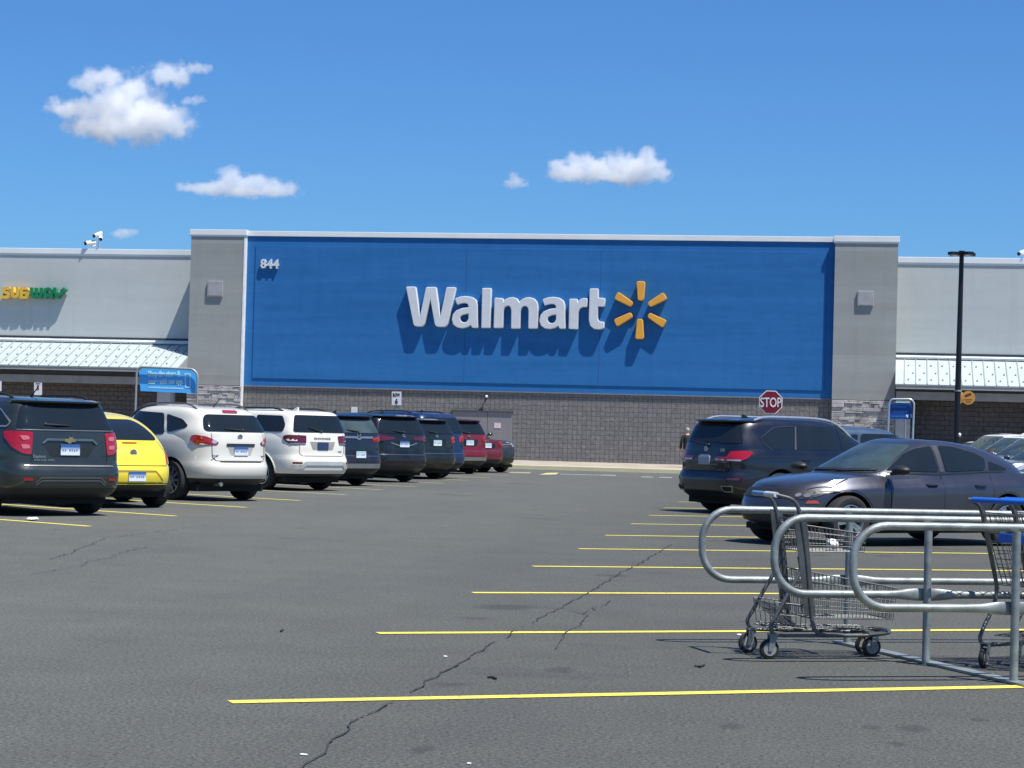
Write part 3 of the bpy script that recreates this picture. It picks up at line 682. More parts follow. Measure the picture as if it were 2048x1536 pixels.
for y0, hh, xa, xb in ((797.5, 2.4, 1927.5, 1945), (802, 2.6, 1931.5, 1941.5)):
    x = xa
    while x < xb: w = rd.uniform(.8, 1.5); slab(bm, [(x, y0), (x+w, y0), (x+w, y0+hh), (x, y0+hh)], pl, -.026, -.021); x += w+.7
o = obj('small_print', bm, mat('sign_rust', (.36, .13, .02), .6), None, 0); o.parent = r
centre_at(r, Vector((pb.x+.1, Y, atY(*c, Y).z)))

# ================================================================== cart corral
r = empty('cart_corral'); tag(r, 'galvanised steel cart corral of three rounded rail loops on posts', 'cart corral')
RD = Vector((cos(radians(22.5)), sin(radians(22.5)), 0)); RN = Vector((-RD.y, RD.x, 0)); UPV = Vector((0, 0, 1))
bases = [G(1690, 1289), G(1847, 1328), G(2022, 1366)]
ZT, ZL, RR = .885, .425, .0240
def loop_rail(base, back, length):
    bm = nb(); path = []; sc = []
    def add(u, z, k=(1, 1)): path.append((u, z)); sc.append(k)
    crim = [(-.30, (1, 1)), (-.20, (1.05, .95)), (-.10, (1.5, .5)), (-.04, (1.62, .36)), (.04, (1.62, .36)), (.10, (1.5, .5)), (.20, (1.05, .95)), (.30, (1, 1))]
    for u in (length, length-.5, 1.2, .6): add(u, ZL)
    for du, k in reversed(crim): add(du, ZL, k)
    add(-.5, ZL)
    cr = .20; x0 = -back+RR
    for i in range(9):
        a = -pi/2-i*pi/16; add(x0+cr+cr*cos(a), ZL+cr+cr*sin(a))
    for i in range(9):
        a = pi-i*pi/16; add(x0+cr+cr*cos(a), ZT-cr+cr*sin(a))
    for u in (-.4, 0, .5, 1.2, length): add(u, ZT)
    rings = []; n = len(path); seg = 14
    for i, (u, z) in enumerate(path):
        u0, z0_ = path[max(i-1, 0)]; u1_, z1_ = path[min(i+1, n-1)]
        t = (RD*(u1_-u0)+UPV*(z1_-z0_)).normalized(); b = t.cross(RN)
        p = base+RN*.0+RD*u+UPV*z; kb, kn = sc[i]
        rings.append([bm.verts.new(p+RN*(RR*kn*cos(2*pi*k/seg))+b*(RR*kb*sin(2*pi*k/seg))) for k in range(seg)])
    for a, b in zip(rings, rings[1:]):
        for k in range(seg): bm.faces.new((a[k], a[(k+1) % seg], b[(k+1) % seg], b[k]))
    o = obj('loop_rail', bm, galv, None); o.parent = r
backs = (1.045, 1.015, 1.01)
for b0, bk in zip(bases, backs):
    loop_rail(b0, bk, 3.4)
    off = -RN*.031
    ptube('post', [b0+off, b0+off+UPV*(ZT-.02)], .0245, galv, r, 14)
    for u in (1.75, 3.2): ptube('post', [b0+off+RD*u, b0+off+RD*u+UPV*(ZT-.02)], .0245, galv, r, 14)
for u in (0, 1.75, 3.2):
    bm = nb(); p, q = bases[0]+RD*u, bases[2]+RD*u; d = (q-p).normalized(); n = Vector((-d.y, d.x, 0)); p = p-d*.1; q = q+d*.6
    vs = [bm.verts.new(x+n*s*.045+UPV*z) for x in (p, q) for s in (-1, 1) for z in (.004, .018)]
    for f in ((0, 1, 3, 2), (4, 6, 7, 5), (0, 4, 5, 1), (2, 3, 7, 6), (0, 2, 6, 4), (1, 5, 7, 3)): bm.faces.new([vs[i] for i in f])
    o = obj('base_bar', bm, galv, None, 0); o.parent = r
centre_at(r, bases[0])

# ================================================================== carts
def caster(parent, x, y, r0=.062, ang=0):
    w = empty('caster', (x, y, 0), ang, parent)
    bm = nb(); lathe(bm, [(.018, -.014), (r0-.012, -.016), (r0-.003, -.013), (r0, -.006), (r0, .006), (r0-.003, .013), (r0-.012, .016), (.018, .014), (.018, -.014)], 'y', 24, (-.02, 0, r0)); obj('wheel', bm, rubber, w)
    bm = nb(); lathe(bm, [(.003, -.019), (r0-.020, -.019), (r0-.02, .019), (.003, .019)], 'y', 20, (-.02, 0, r0)); obj('hub', bm, mat('hub_grey', (.26, .26, .25), .5), w)
    bm = nb()
    for s in (-1, 1):
        slab(bm, [(-.032, r0-.012), (-.008, r0-.012), (.03, r0+.085), (-.022, r0+.085)], lambda a, b, d: Vector((a, d, b)), s*.021, s*.026)
    box(bm, -.024, .032, -.028, .028, r0+.083, r0+.095)
    obj('fork', bm, galv, w, 0)
def wires(bm, A, Bq, C_, D, nu, nv, rr=.0022, rim=.0042):      # wire panel on the quad A-B (top edge) / D-C (bottom edge)
    A, Bq, C_, D = map(Vector, (A, Bq, C_, D))
    for i in range(nu+1):
        t = i/nu; tube(bm, [A.lerp(Bq, t), D.lerp(C_, t)], rr, 5, False)
    for j in range(nv+1):
        t = j/nv; tube(bm, [A.lerp(D, t), Bq.lerp(C_, t)], rim if j in (0, nv) else rr*1.25, 6, False)
def two_tier():
    r = empty('shopping_cart')
    for s in (-1, 1):
        y = .2*s
        bm = nb(); tube(bm, fillet([(.02, y*.96, 1.012), (.13, y, .985), (.165, y, .90), (.206, y, .655), (.23, y, .42), (.247, y, .255), (.268, y, .165), (.35, y, .143)], .05), .0125, 10)
        # flat plate of the upright
        slab(bm, [(.125, .91), (.20, .90), (.268, .27), (.205, .27)], lambda a, b, d: Vector((a, d, b)), y-.003, y+.003)
        obj('upright', bm, cartdark, r)
        bm = nb(); tube(bm, fillet([(.165, y*.97, .635), (.182, y*.97, .55), (.10, y, .40), (.035, y, .27), (-.005, y, .20), (.02, y, .148), (.08, y*.98, .145), (.40, y*.9, .143), (.66, y*.62, .14), (.76, y*.5, .155)], .05), .0115, 10)
        obj('leg', bm, cartmetal, r)
    bm = nb(); tube(bm, [(.02, -.195, 1.012), (.02, .195, 1.012)], .0155, 12); h = obj('handle', bm, mat('handle_faded_blue', (.10, .22, .42), .35, 0, 0, .3, 20), r)
    bm = nb(); tube(bm, [(.02, -.2, 1.012), (.02, -.02, 1.012)], .0172, 12); obj('grip_sleeve', bm, mat('grip_pale', (.55, .60, .58), .35), h)
    bm = nb(); yt, yb = .185, .165
    for s in (-1, 1): wires(bm, (.185, s*yt, .83), (.585, s*yt*.9, .775), (.575, s*yb*.9, .665), (.215, s*yb, .66), 17, 4)
    wires(bm, (.585, -yt*.9, .775), (.585, yt*.9, .775), (.575, yb*.9, .665), (.575, -yb*.9, .665), 10, 4)
    wires(bm, (.185, -yt, .86), (.185, yt, .86), (.215, yb, .66), (.215, -yb, .66), 10, 4)
    wires(bm, (.215, -yb, .66), (.575, -yb*.9, .663), (.575, yb*.9, .663), (.215, yb, .66), 12, 8)
    obj('upper_basket', bm, cartmetal, r)
    bm = nb(); yt, yb = .195, .17
    for s in (-1, 1): wires(bm, (.235, s*yt, .54), (.775, s*yt*.88, .44), (.762, s*yb*.88, .243), (.258, s*yb, .25), 22, 5)
    wires(bm, (.775, -yt*.88, .44), (.775, yt*.88, .44), (.762, yb*.88, .243), (.762, -yb*.88, .243), 10, 5)
    wires(bm, (.235, -yt, .54), (.235, yt, .54), (.258, yb, .25), (.258, -yb, .25), 10, 5)
    wires(bm, (.258, -yb, .25), (.762, -yb*.88, .243), (.762, yb*.88, .243), (.258, yb, .25), 16, 8)
    obj('lower_basket', bm, cartmetal, r)
    bm = nb(); wires(bm, (.035, -.18, .335), (.035, .18, .335), (.19, .17, .185), (.19, -.17, .185), 9, 3, .0028)
    for s in (-1, 1): wires(bm, (.03, s*.185, .35), (.22, s*.185, .33), (.22, s*.175, .185), (.05, s*.18, .2), 6, 2, .0026)
    obj('rear_rack', bm, cartmetal, r)
    bm = nb(); wires(bm, (.03, -.17, .185), (.66, -.12, .182), (.66, .12, .182), (.03, .17, .185), 16, 5, .0028); obj('bottom_tray', bm, cartmetal, r)
    bm = nb(); tube(bm, fillet([(.62, -.13, .145), (.74, -.11, .155), (.78, -.06, .16), (.78, .06, .16), (.74, .11, .155), (.62, .13, .145)], .05), .017, 8); obj('front_bumper', bm, cartdark, r)
    for x, y in ((0.02, -.185), (.02, .185), (.69, -.055), (.69, .055)): caster(r, x, y)
    for ch in r.children:
        if ch.type == 'MESH':
            for v in ch.data.vertices: v.co.x *= 1.10
            for g in ch.children:
                for v in g.data.vertices: v.co.x *= 1.10
        else: ch.location.x *= 1.10
    return r
def big_cart():
    r = empty('shopping_cart')
    w0, w1 = .265, .185
    for s in (-1, 1):
        y = w0*s
        bm = nb(); tube(bm, fillet([(-.15, y, 1.02), (-.06, y, .995), (-.02, y, .95), (.16, y, .47), (.12, y, .36), (.02, y, .24), (-.02, y, .17), (.04, y, .135), (.5, y*.85, .135), (.86, y*.66, .135)], .06), .0125, 10); obj('side_frame', bm, cartdark, r)
        bm = nb(); slab(bm, [(-.03, .96), (.01, .96), (.175, .47), (.15, .47)], lambda a, b, d: Vector((a, d, b)), y-.004, y+.004); obj('side_plate', bm, cartdark, r, 0)
    bm = nb(); tube(bm, [(-.15, -w0+.015, 1.02), (-.15, w0-.0, 1.02)], .013, 12); obj('handle_bar', bm, galv, r)
    bm = nb(); tube(bm, [(-.15, -w0+.12, 1.021), (-.15, w0-.03, 1.021)], .0175, 12); obj('handle', bm, bluepl, r)
    bm = nb()
    for s in (-1, 1): wires(bm, (-.005, s*w0, .945), (.95, s*w1, .88), (.88, s*w1*.8, .56), (.165, s*w0*.86, .50), 20, 7, .0024)
    wires(bm, (.95, -w1, .88), (.95, w1, .88), (.88, w1*.8, .56), (.88, -w1*.8, .56), 9, 7, .0024)
    wires(bm, (.165, -w0*.86, .50), (.88, -w1*.8, .56), (.88, w1*.8, .56), (.165, w0*.86, .50), 18, 9, .0024)
    obj('basket', bm, cartmetal, r)
    bm = nb(); wires(bm, (-.01, -w0*.97, .93), (-.01, w0*.97, .93), (.16, w0*.86, .50), (.16, -w0*.86, .50), 12, 8, .0024); obj('rear_gate', bm, cartmetal, r)
    bm = nb(); wires(bm, (.04, -.2, .82), (.04, .2, .82), (.36, .19, .74), (.36, -.19, .74), 9, 5, .0024); sf = obj('child_seat', bm, cartmetal, r)
    bm = nb(); box(bm, .02, .037, -.22, .17, .765, .82, .004); obj('seat_flap', bm, bluepl, sf)
    bm = nb(); wires(bm, (.05, -.2, .20), (.85, -.15, .24), (.85, .15, .24), (.05, .2, .20), 12, 6, .003); obj('bottom_tray', bm, cartmetal, r)
    bm = nb(); tube(bm, fillet([(.75, -.19, .135), (.9, -.16, .14), (.94, -.1, .14), (.94, .1, .14), (.9, .16, .14), (.75, .19, .135)], .05), .02, 8); obj('front_bumper', bm, cartdark, r)
    for x, y in ((.02, -.245), (.02, .245), (.84, -.16), (.84, .16)): caster(r, x, y, .062, .25)
    return r
def place(r, contact, hd, local):
    h = radians(hd); R2 = Matrix.Rotation(h, 3, 'Z'); r.rotation_euler.z = h; r.location = contact - R2 @ Vector((*local, 0))
c1 = two_tier(); tag(c1, 'two-tier wire shopping cart alone in the back lane of the corral', 'shopping cart', 'carts left in the corral')
place(c1, G(1537, 1318), 22.5, (0, -.185))
c2 = big_cart(); tag(c2, 'large wire shopping cart with blue handle at the right end of the corral', 'shopping cart', 'carts left in the corral')
place(c2, G(1966, 1336), 50, (0, .245))
c3 = copy_tree(c2); c3.location = c2.location + Matrix.Rotation(radians(50), 3, 'Z') @ Vector((.30, -.02, 0))
c3['label'] = 'large wire shopping cart nested in front of another at the corral edge'
# crumpled receipt left in the upper basket
bm = nb(); ball(bm, (0, 0, 0), (.042, .04, .03), 3)
for v in bm.verts: v.co *= 1+.5*noise.noise(v.co*38)
o = obj('crumpled_paper', bm, signwhite, None, 60); tag(o, 'crumpled white paper lying in the upper basket of the two-tier cart', 'paper')
o.location = c1.location + Matrix.Rotation(radians(22.5), 3, 'Z') @ Vector((.49, 0, .705))
# litter on the asphalt
def scrap(px, py, s, lab, m=signwhite, nm='paper_scrap'):
    bm = nb(); ball(bm, (0, 0, 0), (s, s*.7, s*.3), 2)
    for v in bm.verts: v.co *= 1+.6*noise.noise(v.co*(1.6/s)+Vector((px, py, 0)))
    o = obj(nm, bm, m, None, 60); o.location = G(px, py)+Vector((0, 0, s*.28)); tag(o, lab, 'litter')
scrap(65, 1042, .085, 'white paper scrap on the first yellow line beside the dark grey SUV')
scrap(890, 1314, .016, 'tiny white scrap on open asphalt left of the crack')
scrap(607, 1511, .016, 'tiny white scrap lying on the crack at the bottom edge')
scrap(938, 1528, .011, 'tiny pale scrap on asphalt at the bottom, below the first right yellow line')
scrap(1478, 1271, .02, 'pale scrap on asphalt beside the two-tier cart wheel')
twigm = mat('twig_dark', (.02, .018, .015), .9)
def twig(px, lab):
    bm = nb(); tube(bm, [G(*p)+Vector((0, 0, .008)) for p in px], .007, 6); o = obj('twig', bm, twigm, None); tag(o, lab, 'twig')
twig([(975, 1357), (985, 1357), (992, 1360)], 'short dark bent twig on the asphalt right of the long crack')
twig([(1390, 1334), (1399, 1336), (1408, 1333)], 'dark twig on the asphalt between the crack and the carts')
twig([(561, 1265), (566, 1262)], 'small dark fleck of bark on the open asphalt at left')

# ================================================================== person
def skin(name, chains, m, parent, sub=2):
    vs, es, rs = [], [], []; idx = {}
    for ch in chains:
        prev = None
        for key, p, rad in ch:
            if key in idx and p is None: i = idx[key]
            else:
                i = len(vs); vs.append(p); rs.append(rad); idx[key] = i
            if prev is not None: es.append((prev, i))
            prev = i
    me = bpy.data.meshes.new(name); me.from_pydata(vs, es, []); o = bpy.data.objects.new(name, me); C.objects.link(o)
    md = o.modifiers.new('s', 'SKIN'); md.use_smooth_shade = True
    for i, v in enumerate(me.skin_vertices[0].data):
        rr = rs[i]; v.radius = rr if isinstance(rr, tuple) else (rr, rr); v.use_root = (i == 0)
    sb_ = o.modifiers.new('b', 'SUBSURF'); sb_.levels = sub; sb_.render_levels = sub
    bpy.context.view_layer.update(); dg = bpy.context.evaluated_depsgraph_get()
    nm = bpy.data.meshes.new_from_object(o.evaluated_get(dg)); bpy.data.objects.remove(o)
    for p in nm.polygons: p.use_smooth = True
    nm.materials.append(m); return link(name, nm, parent)
skinm = mat('skin', (.50, .30, .22), .55); jacket = mat('jacket_black', (.012, .012, .014), .8); trous = mat('trousers_beige', (.34, .29, .22), .85); hairm = mat('hair_grey', (.42, .39, .35), .8, 0, 0, .5, 40); shoem = mat('shoe_white', (.6, .6, .58), .6)
fp = G(1373, 945)
per = empty('person', fp, radians(20)); tag(per, 'grey-haired person in a black jacket standing behind the dark SUV', 'person')
def hand(s, w, key, d):
    ch = [[(key, None, 0)] + [(key+'p', w+d*.05, .017)]]
    ax = Vector((1, 0, 0))
    for k, (o_, l) in enumerate(((-.027, .062), (-.009, .072), (.009, .068), (.027, .052))):
        b = w+d*.085+ax*o_; ch.append([(key+'p', None, 0), (f'{key}f{k}', b, .0085), (f'{key}g{k}', b+d*l*.55+Vector((0, .006, 0)), .008), (f'{key}h{k}', b+d*l+Vector((0, .018, 0)), .007)])
    ch.append([(key+'p', None, 0), (key+'t', w+d*.05+Vector((.0, .032, 0)), .009), (key+'u', w+d*.085+Vector((0, .045, 0)), .008)])
    return ch
V = Vector
sk = [[('hip', V((0, 0, .86)), (.125, .095)), ('waist', V((0, .01, 1.02)), (.12, .09)), ('chest', V((0, .0, 1.2)), (.135, .1)), ('neck0', V((0, .0, 1.345)), .055), ('neck', V((0, .012, 1.4)), .05), ('head', V((0, .03, 1.47)), (.07, .085)), ('crown', V((0, .02, 1.55)), (.068, .08)), ('top', V((0, .01, 1.60)), (.045, .055))]]
for s in (-1, 1):
    k = 'L' if s < 0 else 'R'
    sk.append([('neck0', None, 0), (k+'sh', V((s*.165, 0, 1.30)), .052), (k+'el', V((s*.225, -.03, 1.06)), .04), (k+'wr', V((s*.235, .06, .86)), .028)])
    sk += hand(s, V((s*.235, .06, .86)), k+'wr', V((0, .12, -1)).normalized())
    sk.append([('hip', None, 0), (k+'th', V((s*.09, 0, .78)), .085), (k+'kn', V((s*.10, .03+s*.03, .46)), .056), (k+'an', V((s*.10, -.02+s*.07, .09)), .038), (k+'to', V((s*.11, .12+s*.07, .045)), .034)])
skin('body', sk, skinm, per)
jk = [[('hem', V((0, 0, .74)), (.165, .13)), ('hip', V((0, 0, .86)), (.16, .125)), ('waist', V((0, .01, 1.02)), (.155, .12)), ('chest', V((0, .0, 1.2)), (.16, .122)), ('neck0', V((0, .0, 1.335)), (.085, .075)), ('neck', V((0, .008, 1.375)), .066)]]
for s in (-1, 1):
    k = 'L' if s < 0 else 'R'; jk.append([('neck0', None, 0), (k+'sh', V((s*.165, 0, 1.30)), .068), (k+'el', V((s*.227, -.03, 1.06)), .056), (k+'wr', V((s*.236, .062, .845)), .046)])
skin('jacket', jk, jacket, per)
tr = [[('hip', V((0, 0, .88)), (.138, .108))]]
for s in (-1, 1):
    k = 'L' if s < 0 else 'R'; tr.append([('hip', None, 0), (k+'th', V((s*.09, 0, .76)), .098), (k+'kn', V((s*.10, .03+s*.03, .46)), .073), (k+'an', V((s*.10, -.02+s*.07, .10)), .06)])
skin('trousers', tr, trous, per)
hr = [[('a', V((0, -.03, 1.47)), (.072, .05)), ('b', V((0, -.012, 1.545)), (.083, .085)), ('c', V((0, .005, 1.615)), (.06, .066))]]
skin('hair', hr, hairm, per)
for s in (-1, 1):
    bm = nb(); ball(bm, (s*.075, .03, 1.505), (.012, .02, .032)); obj('ear', bm, skinm, per)
    bm = nb(); ball(bm, (s*.03, .112, 1.525), .011); obj('eye', bm, ink, per)
    skin('shoe', [[('a', V((s*.10, -.06+s*.07, .045)), .05), ('b', V((s*.105, .06+s*.07, .04)), .047), ('c', V((s*.112, .15+s*.07, .034)), .038)]], shoem, per, 1)
bm = nb(); ball(bm, (0, .122, 1.495), (.013, .02, .02)); obj('nose', bm, skinm, per)
bm = nb(); ball(bm, (0, .112, 1.455), (.024, .008, .006)); obj('mouth', bm, mat('lips', (.32, .12, .10), .5), per)
# ================================================================== vehicles
def outline(xr, xf, hw, nr, nf, n=56):        # half outline from the front centre to the rear centre
    xm, a = (xr+xf)/2, (xf-xr)/2; P = []
    K = 400
    for k in range(K+1):
        th = pi*k/K; c, s = cos(th), sin(th); e = nf if c > 0 else nr
        P.append((xm+a*math.copysign(abs(c)**(2/e), c), hw*abs(s)**(2/e)))
    d = [0]
    for p, q in zip(P, P[1:]): d.append(d[-1]+hypot(q[0]-p[0], q[1]-p[1]))
    out, j = [], 0
    for i in range(n+1):
        t = d[-1]*i/n
        while j < K-1 and d[j+1] < t: j += 1
        f = (t-d[j])/max(1e-9, d[j+1]-d[j]); out.append((P[j][0]+(P[j+1][0]-P[j][0])*f, P[j][1]+(P[j+1][1]-P[j][1])*f))
    out[0] = (out[0][0], 0); out[-1] = (out[-1][0], 0); return out
def shell(bm, levels, crown, mi_of, bottom=True):   # levels: list of (half outline, z function)
    rows = []; n = len(levels[0][0])-1
    for ol, zf in levels:
        L = [bm.verts.new((x, y, zf(x))) for x, y in ol]
        R = [None]+[bm.verts.new((x, -y, zf(x))) for x, y in ol[1:-1]]+[None]
        R[0], R[n] = L[0], L[n]; rows.append((L, R))
    for k, ((La, Ra), (Lb, Rb)) in enumerate(zip(rows, rows[1:])):
        for i in range(n):
            f = bm.faces.new((La[i], La[i+1], Lb[i+1], Lb[i])); f.material_index = mi_of(k)
            f = bm.faces.new((Ra[i+1], Ra[i], Rb[i], Rb[i+1])); f.material_index = mi_of(k)
    def cap(L, R, cr, mi):
        prev = None; K = 8
        for i in range(n+1):
            if i in (0, n): row = [L[i]]
            else:
                row = [L[i]]
                for j in range(1, K):
                    t = j/K; p = L[i].co.lerp(R[i].co, t); p.z += cr(p.x)*(1-(2*t-1)**2)*min(1, L[i].co.y/.35); row.append(bm.verts.new(p))
                row.append(R[i])
            if prev:
                if len(prev) == 1:
                    for a, b in zip(row, row[1:]): bm.faces.new((prev[0], a, b)).material_index = mi
                elif len(row) == 1:
                    for a, b in zip(prev, prev[1:]): bm.faces.new((a, row[0], b)).material_index = mi
                else:
                    for j in range(K): bm.faces.new((prev[j], row[j], row[j+1], prev[j+1])).material_index = mi
            prev = row
    cap(*rows[-1], crown, 0)
    if bottom: cap(*rows[0], lambda x: 0, 1)
def bool_cut(bm, cyls):
    me = bpy.data.meshes.new('b'); bmesh.ops.recalc_face_normals(bm, faces=bm.faces[:]); bm.to_mesh(me); bm.free()
    for m in (black, black, gap_m): me.materials.append(m)
    o = bpy.data.objects.new('b', me); C.objects.link(o)
    cb = nb()
    for x, y0, y1, zc_, r in cyls:
        a = tube(nb(), [(x, y0, zc_), (x, y1, zc_)], r, 36)
        for f in a.faces: f.material_index = 2
        join(cb, a)
    bmesh.ops.recalc_face_normals(cb, faces=cb.faces[:])
    cm = bpy.data.meshes.new('c'); cb.to_mesh(cm); cb.free()
    for m in (black, black, gap_m): cm.materials.append(m)
    k = bpy.data.objects.new('c', cm); C.objects.link(k)
    md = o.modifiers.new('b', 'BOOLEAN'); md.object = k; md.operation = 'DIFFERENCE'; md.solver = 'EXACT'
    bpy.context.view_layer.update(); dg = bpy.context.evaluated_depsgraph_get()
    res = bpy.data.meshes.new_from_object(o.evaluated_get(dg)); out = bmesh.new(); out.from_mesh(res)
    for x in (o, k): bpy.data.objects.remove(x)
    bpy.data.meshes.remove(res); return out
WHEELS = {}
def wheel_parts(R, wd, style):
    key = (R, wd, style)
    if key in WHEELS: return WHEELS[key]
    rr = R*.66; h = wd/2
    bm = nb(); lathe(bm, [(rr, -h+.01), (rr+.03, -h-.004), (R-.03, -h-.002), (R-.008, -h+.018), (R, -h+.04), (R, h-.04), (R-.008, h-.018), (R-.03, h+.002), (rr+.03, h+.004), (rr, h-.01)], 'y', 40)
    t = bpy.data.meshes.new('tyre'); bmesh.ops.recalc_face_normals(bm, faces=bm.faces[:]); sharpen(bm); bm.to_mesh(t); bm.free(); t.materials.append(rubber)
    bm = nb(); lathe(bm, [(rr+.004, h-.012), (rr-.012, h-.008), (rr-.022, h-.03), (rr-.03, h-.12)], 'y', 40)   # outer side is +y
    n = 5 if style == 5 else 10
    for k in range(n):
        a = 2*pi*k/n
        for off in ((-.09, .09) if style == 5 else (0,)):
            d = V((cos(a+off*.6), 0, sin(a+off*.6))); d2 = V((cos(a+off*1.5), 0, sin(a+off*1.5))); nn = V((-sin(a), 0, cos(a)))
            w0, w1 = (.026, .02)
            q = [d*.045-nn*w0, d*.045+nn*w0, d2*(rr-.01)+nn*w1, d2*(rr-.01)-nn*w1]
            va = [bm.verts.new(p+V((0, h-.02+.0*i, 0))) for i, p in enumerate(q)]; vb = [bm.verts.new(p+V((0, h-.06, 0))) for p in q]
            bm.faces.new(va); bm.faces.new(vb[::-1])
            for i in range(4): bm.faces.new((va[i], vb[i], vb[(i+1) % 4], va[(i+1) % 4]))
    lathe(bm, [(.001, h-.012), (.05, h-.014), (.065, h-.03), (.065, h-.06)], 'y', 20)
    bmesh.ops.recalc_face_normals(bm, faces=bm.faces[:]); sharpen(bm)
    r = bpy.data.meshes.new('rim'); bm.to_mesh(r); bm.free(); r.materials.append(alloy)
    bm = nb(); lathe(bm, [(.001, h-.075), (rr-.02, h-.075)], 'y', 32); b = bpy.data.meshes.new('brake'); bm.to_mesh(b); bm.free(); b.materials.append(gap_m)
    WHEELS[key] = (t, r, b); return WHEELS[key]

class Car:
    def __init__(s, name, label, cat, group, pm, **k):
        d = dict(L=4.7, W=1.85, H=1.68, wb=2.7, ro=.95, R=.355, zb=.24, zbr=1.06, zcw=1.02, zhood=.95, znose=.80, xc=None, xw=None, nr=6, nf=3.6, ngr=7, ngf=4,
                 clad=.42, crown=.03, rear=None, front=None, wp=None, gr=None, gf=None, gw=None, tw=.225, style=5, track=None, shoulder=None, cladm=black, xpk=1.5)
        d.update(k); s.__dict__.update(d)
        s.F = s.L-s.ro
        if s.xc is None: s.xc = s.wb-.42
        if s.xw is None: s.xw = s.wb-1.25
        s.track = s.track or s.W-.27
        r = s.root = empty(name); tag(r, label, cat, group); s.pm = pm
        if not s.rear: s.rear = [(s.zb, .28), (.34, .09), (.44, .015), (.60, 0), (.69, .03), (.74, .07), (.9, .075), (s.zbr, .11)]
        if not s.front: s.front = [(0, .26), (.15, .06), (.38, .0), (.62, .015), (.82, .07), (1, .20)]
        if not s.wp: s.wp = [(0, .455), (.14, .485), (.38, .496), (.62, .5), (.85, .492), (1, .472)]
        if not s.shoulder: s.shoulder = [(-s.ro, s.zbr), (.0, s.zbr), (s.xc, s.zcw), (s.F-.42, s.zhood), (s.F-.1, s.znose+.03), (s.F, s.znose)]
        shf, rf, ff, wf = pchip(s.shoulder), pchip(s.rear), pchip(s.front), pchip(s.wp)
        bm = nb(); NL = 20; lv = []
        ts = sorted(set([i/NL for i in range(NL+1)]+[(s.clad-s.zb)/(s.zbr-s.zb)]))
        for t in ts:
            zn = s.zb+t*(s.zbr-s.zb)
            lv.append((outline(-s.ro+rf(zn), s.F-ff(t), s.W*wf(t), s.nr, s.nf), (lambda t: lambda x: s.zb+t*(shf(x)-s.zb))(t)))
        tc = (s.clad-s.zb)/(s.zbr-s.zb)
        shell(bm, lv, lambda x: s.crown*(1 if x > s.xc-.3 else .3), lambda k: 1 if ts[k+1] <= tc+1e-6 else 0)
        yi = s.W/2-.34
        cy = [(x, sg*yi, sg*(s.W/2+.1), s.R+.01, s.R+.042) for x in (0, s.wb) for sg in (-1, 1)]
        bm = bool_cut(bm, cy)
        zg = min(s.zbr, s.zcw)-.07; H = s.H; o = -s.ro
        if not s.gr: s.gr = [(zg, .085), (s.zbr, .105), (H-.30, .20), (H-.12, .30), (H-.05, .40), (H-.015, .75), (H, 1.5)]
        if not s.gf: s.gf = [(zg, s.xc+.12), (s.zcw+.02, s.xc+.02), (H-.22, s.xw+.20), (H-.10, s.xw), (H-.045, s.xw-.2), (H-.015, s.xw-.5), (H, max(s.xw-1.0, o+1.7))]
        if not s.gw: s.gw = [(zg, .468), (s.zbr+.0, .462), (H-.26, .418), (H-.12, .392), (H-.06, .365), (H-.02, .315), (H, .22)]
        g1, g2, g3 = pchip(s.gr), pchip(s.gf), pchip(s.gw); lv = []
        for i in range(25):
            q = i/24; z = zg+(H-zg)*(1-(1-q)**1.9)
            lv.append((outline(o+g1(z), g2(z), s.W*g3(z), s.ngr, s.ngf), (lambda z: lambda x: z)(z)))
        gb = nb(); shell(gb, lv, lambda x: .012, lambda k: 0, False); bmesh.ops.recalc_face_normals(gb, faces=gb.faces[:])
        join(bm, gb)
        me = bpy.data.meshes.new('tmp'); bm.to_mesh(me)
        s.bvh = BVHTree.FromBMesh(bm)
        s.body = obj('body', bm, [pm, s.cladm, gap_m], r, 42, False)
        # wheels
        for x in (0, s.wb):
            for sg in (-1, 1):
                w = empty('wheel', (x, sg*(s.W/2-s.tw/2-.035), s.R), 0, r)
                if sg < 0: w.rotation_euler.z = pi
                t, rm, bk = wheel_parts(s.R, s.tw, s.style)
                link('tyre', t, w); link('rim', rm, w); link('brake_disc', bk, w)
        bm = nb(); box(bm, -s.ro+.35, s.F-.4, -s.W*.40, s.W*.40, .17, s.zb+.03); obj('underbody', bm, gap_m, r, 0)
    # ---- pieces laid onto the body surface
    def cast(s, p, ax):
        a, b = p
        if ax in 'LR':
            sg = 1 if ax == 'L' else -1; o, d = V((a, sg*3, b)), V((0, -sg, 0))
        elif ax == 'B': o, d = V((-6, a, b)), V((1, 0, 0))
        elif ax == 'F': o, d = V((9, a, b)), V((-1, 0, 0))
        else: o, d = V((a, b, 4)), V((0, 0, -1))
        h = s.bvh.ray_cast(o, d); return (h[0], h[1]) if h[0] else (None, None)
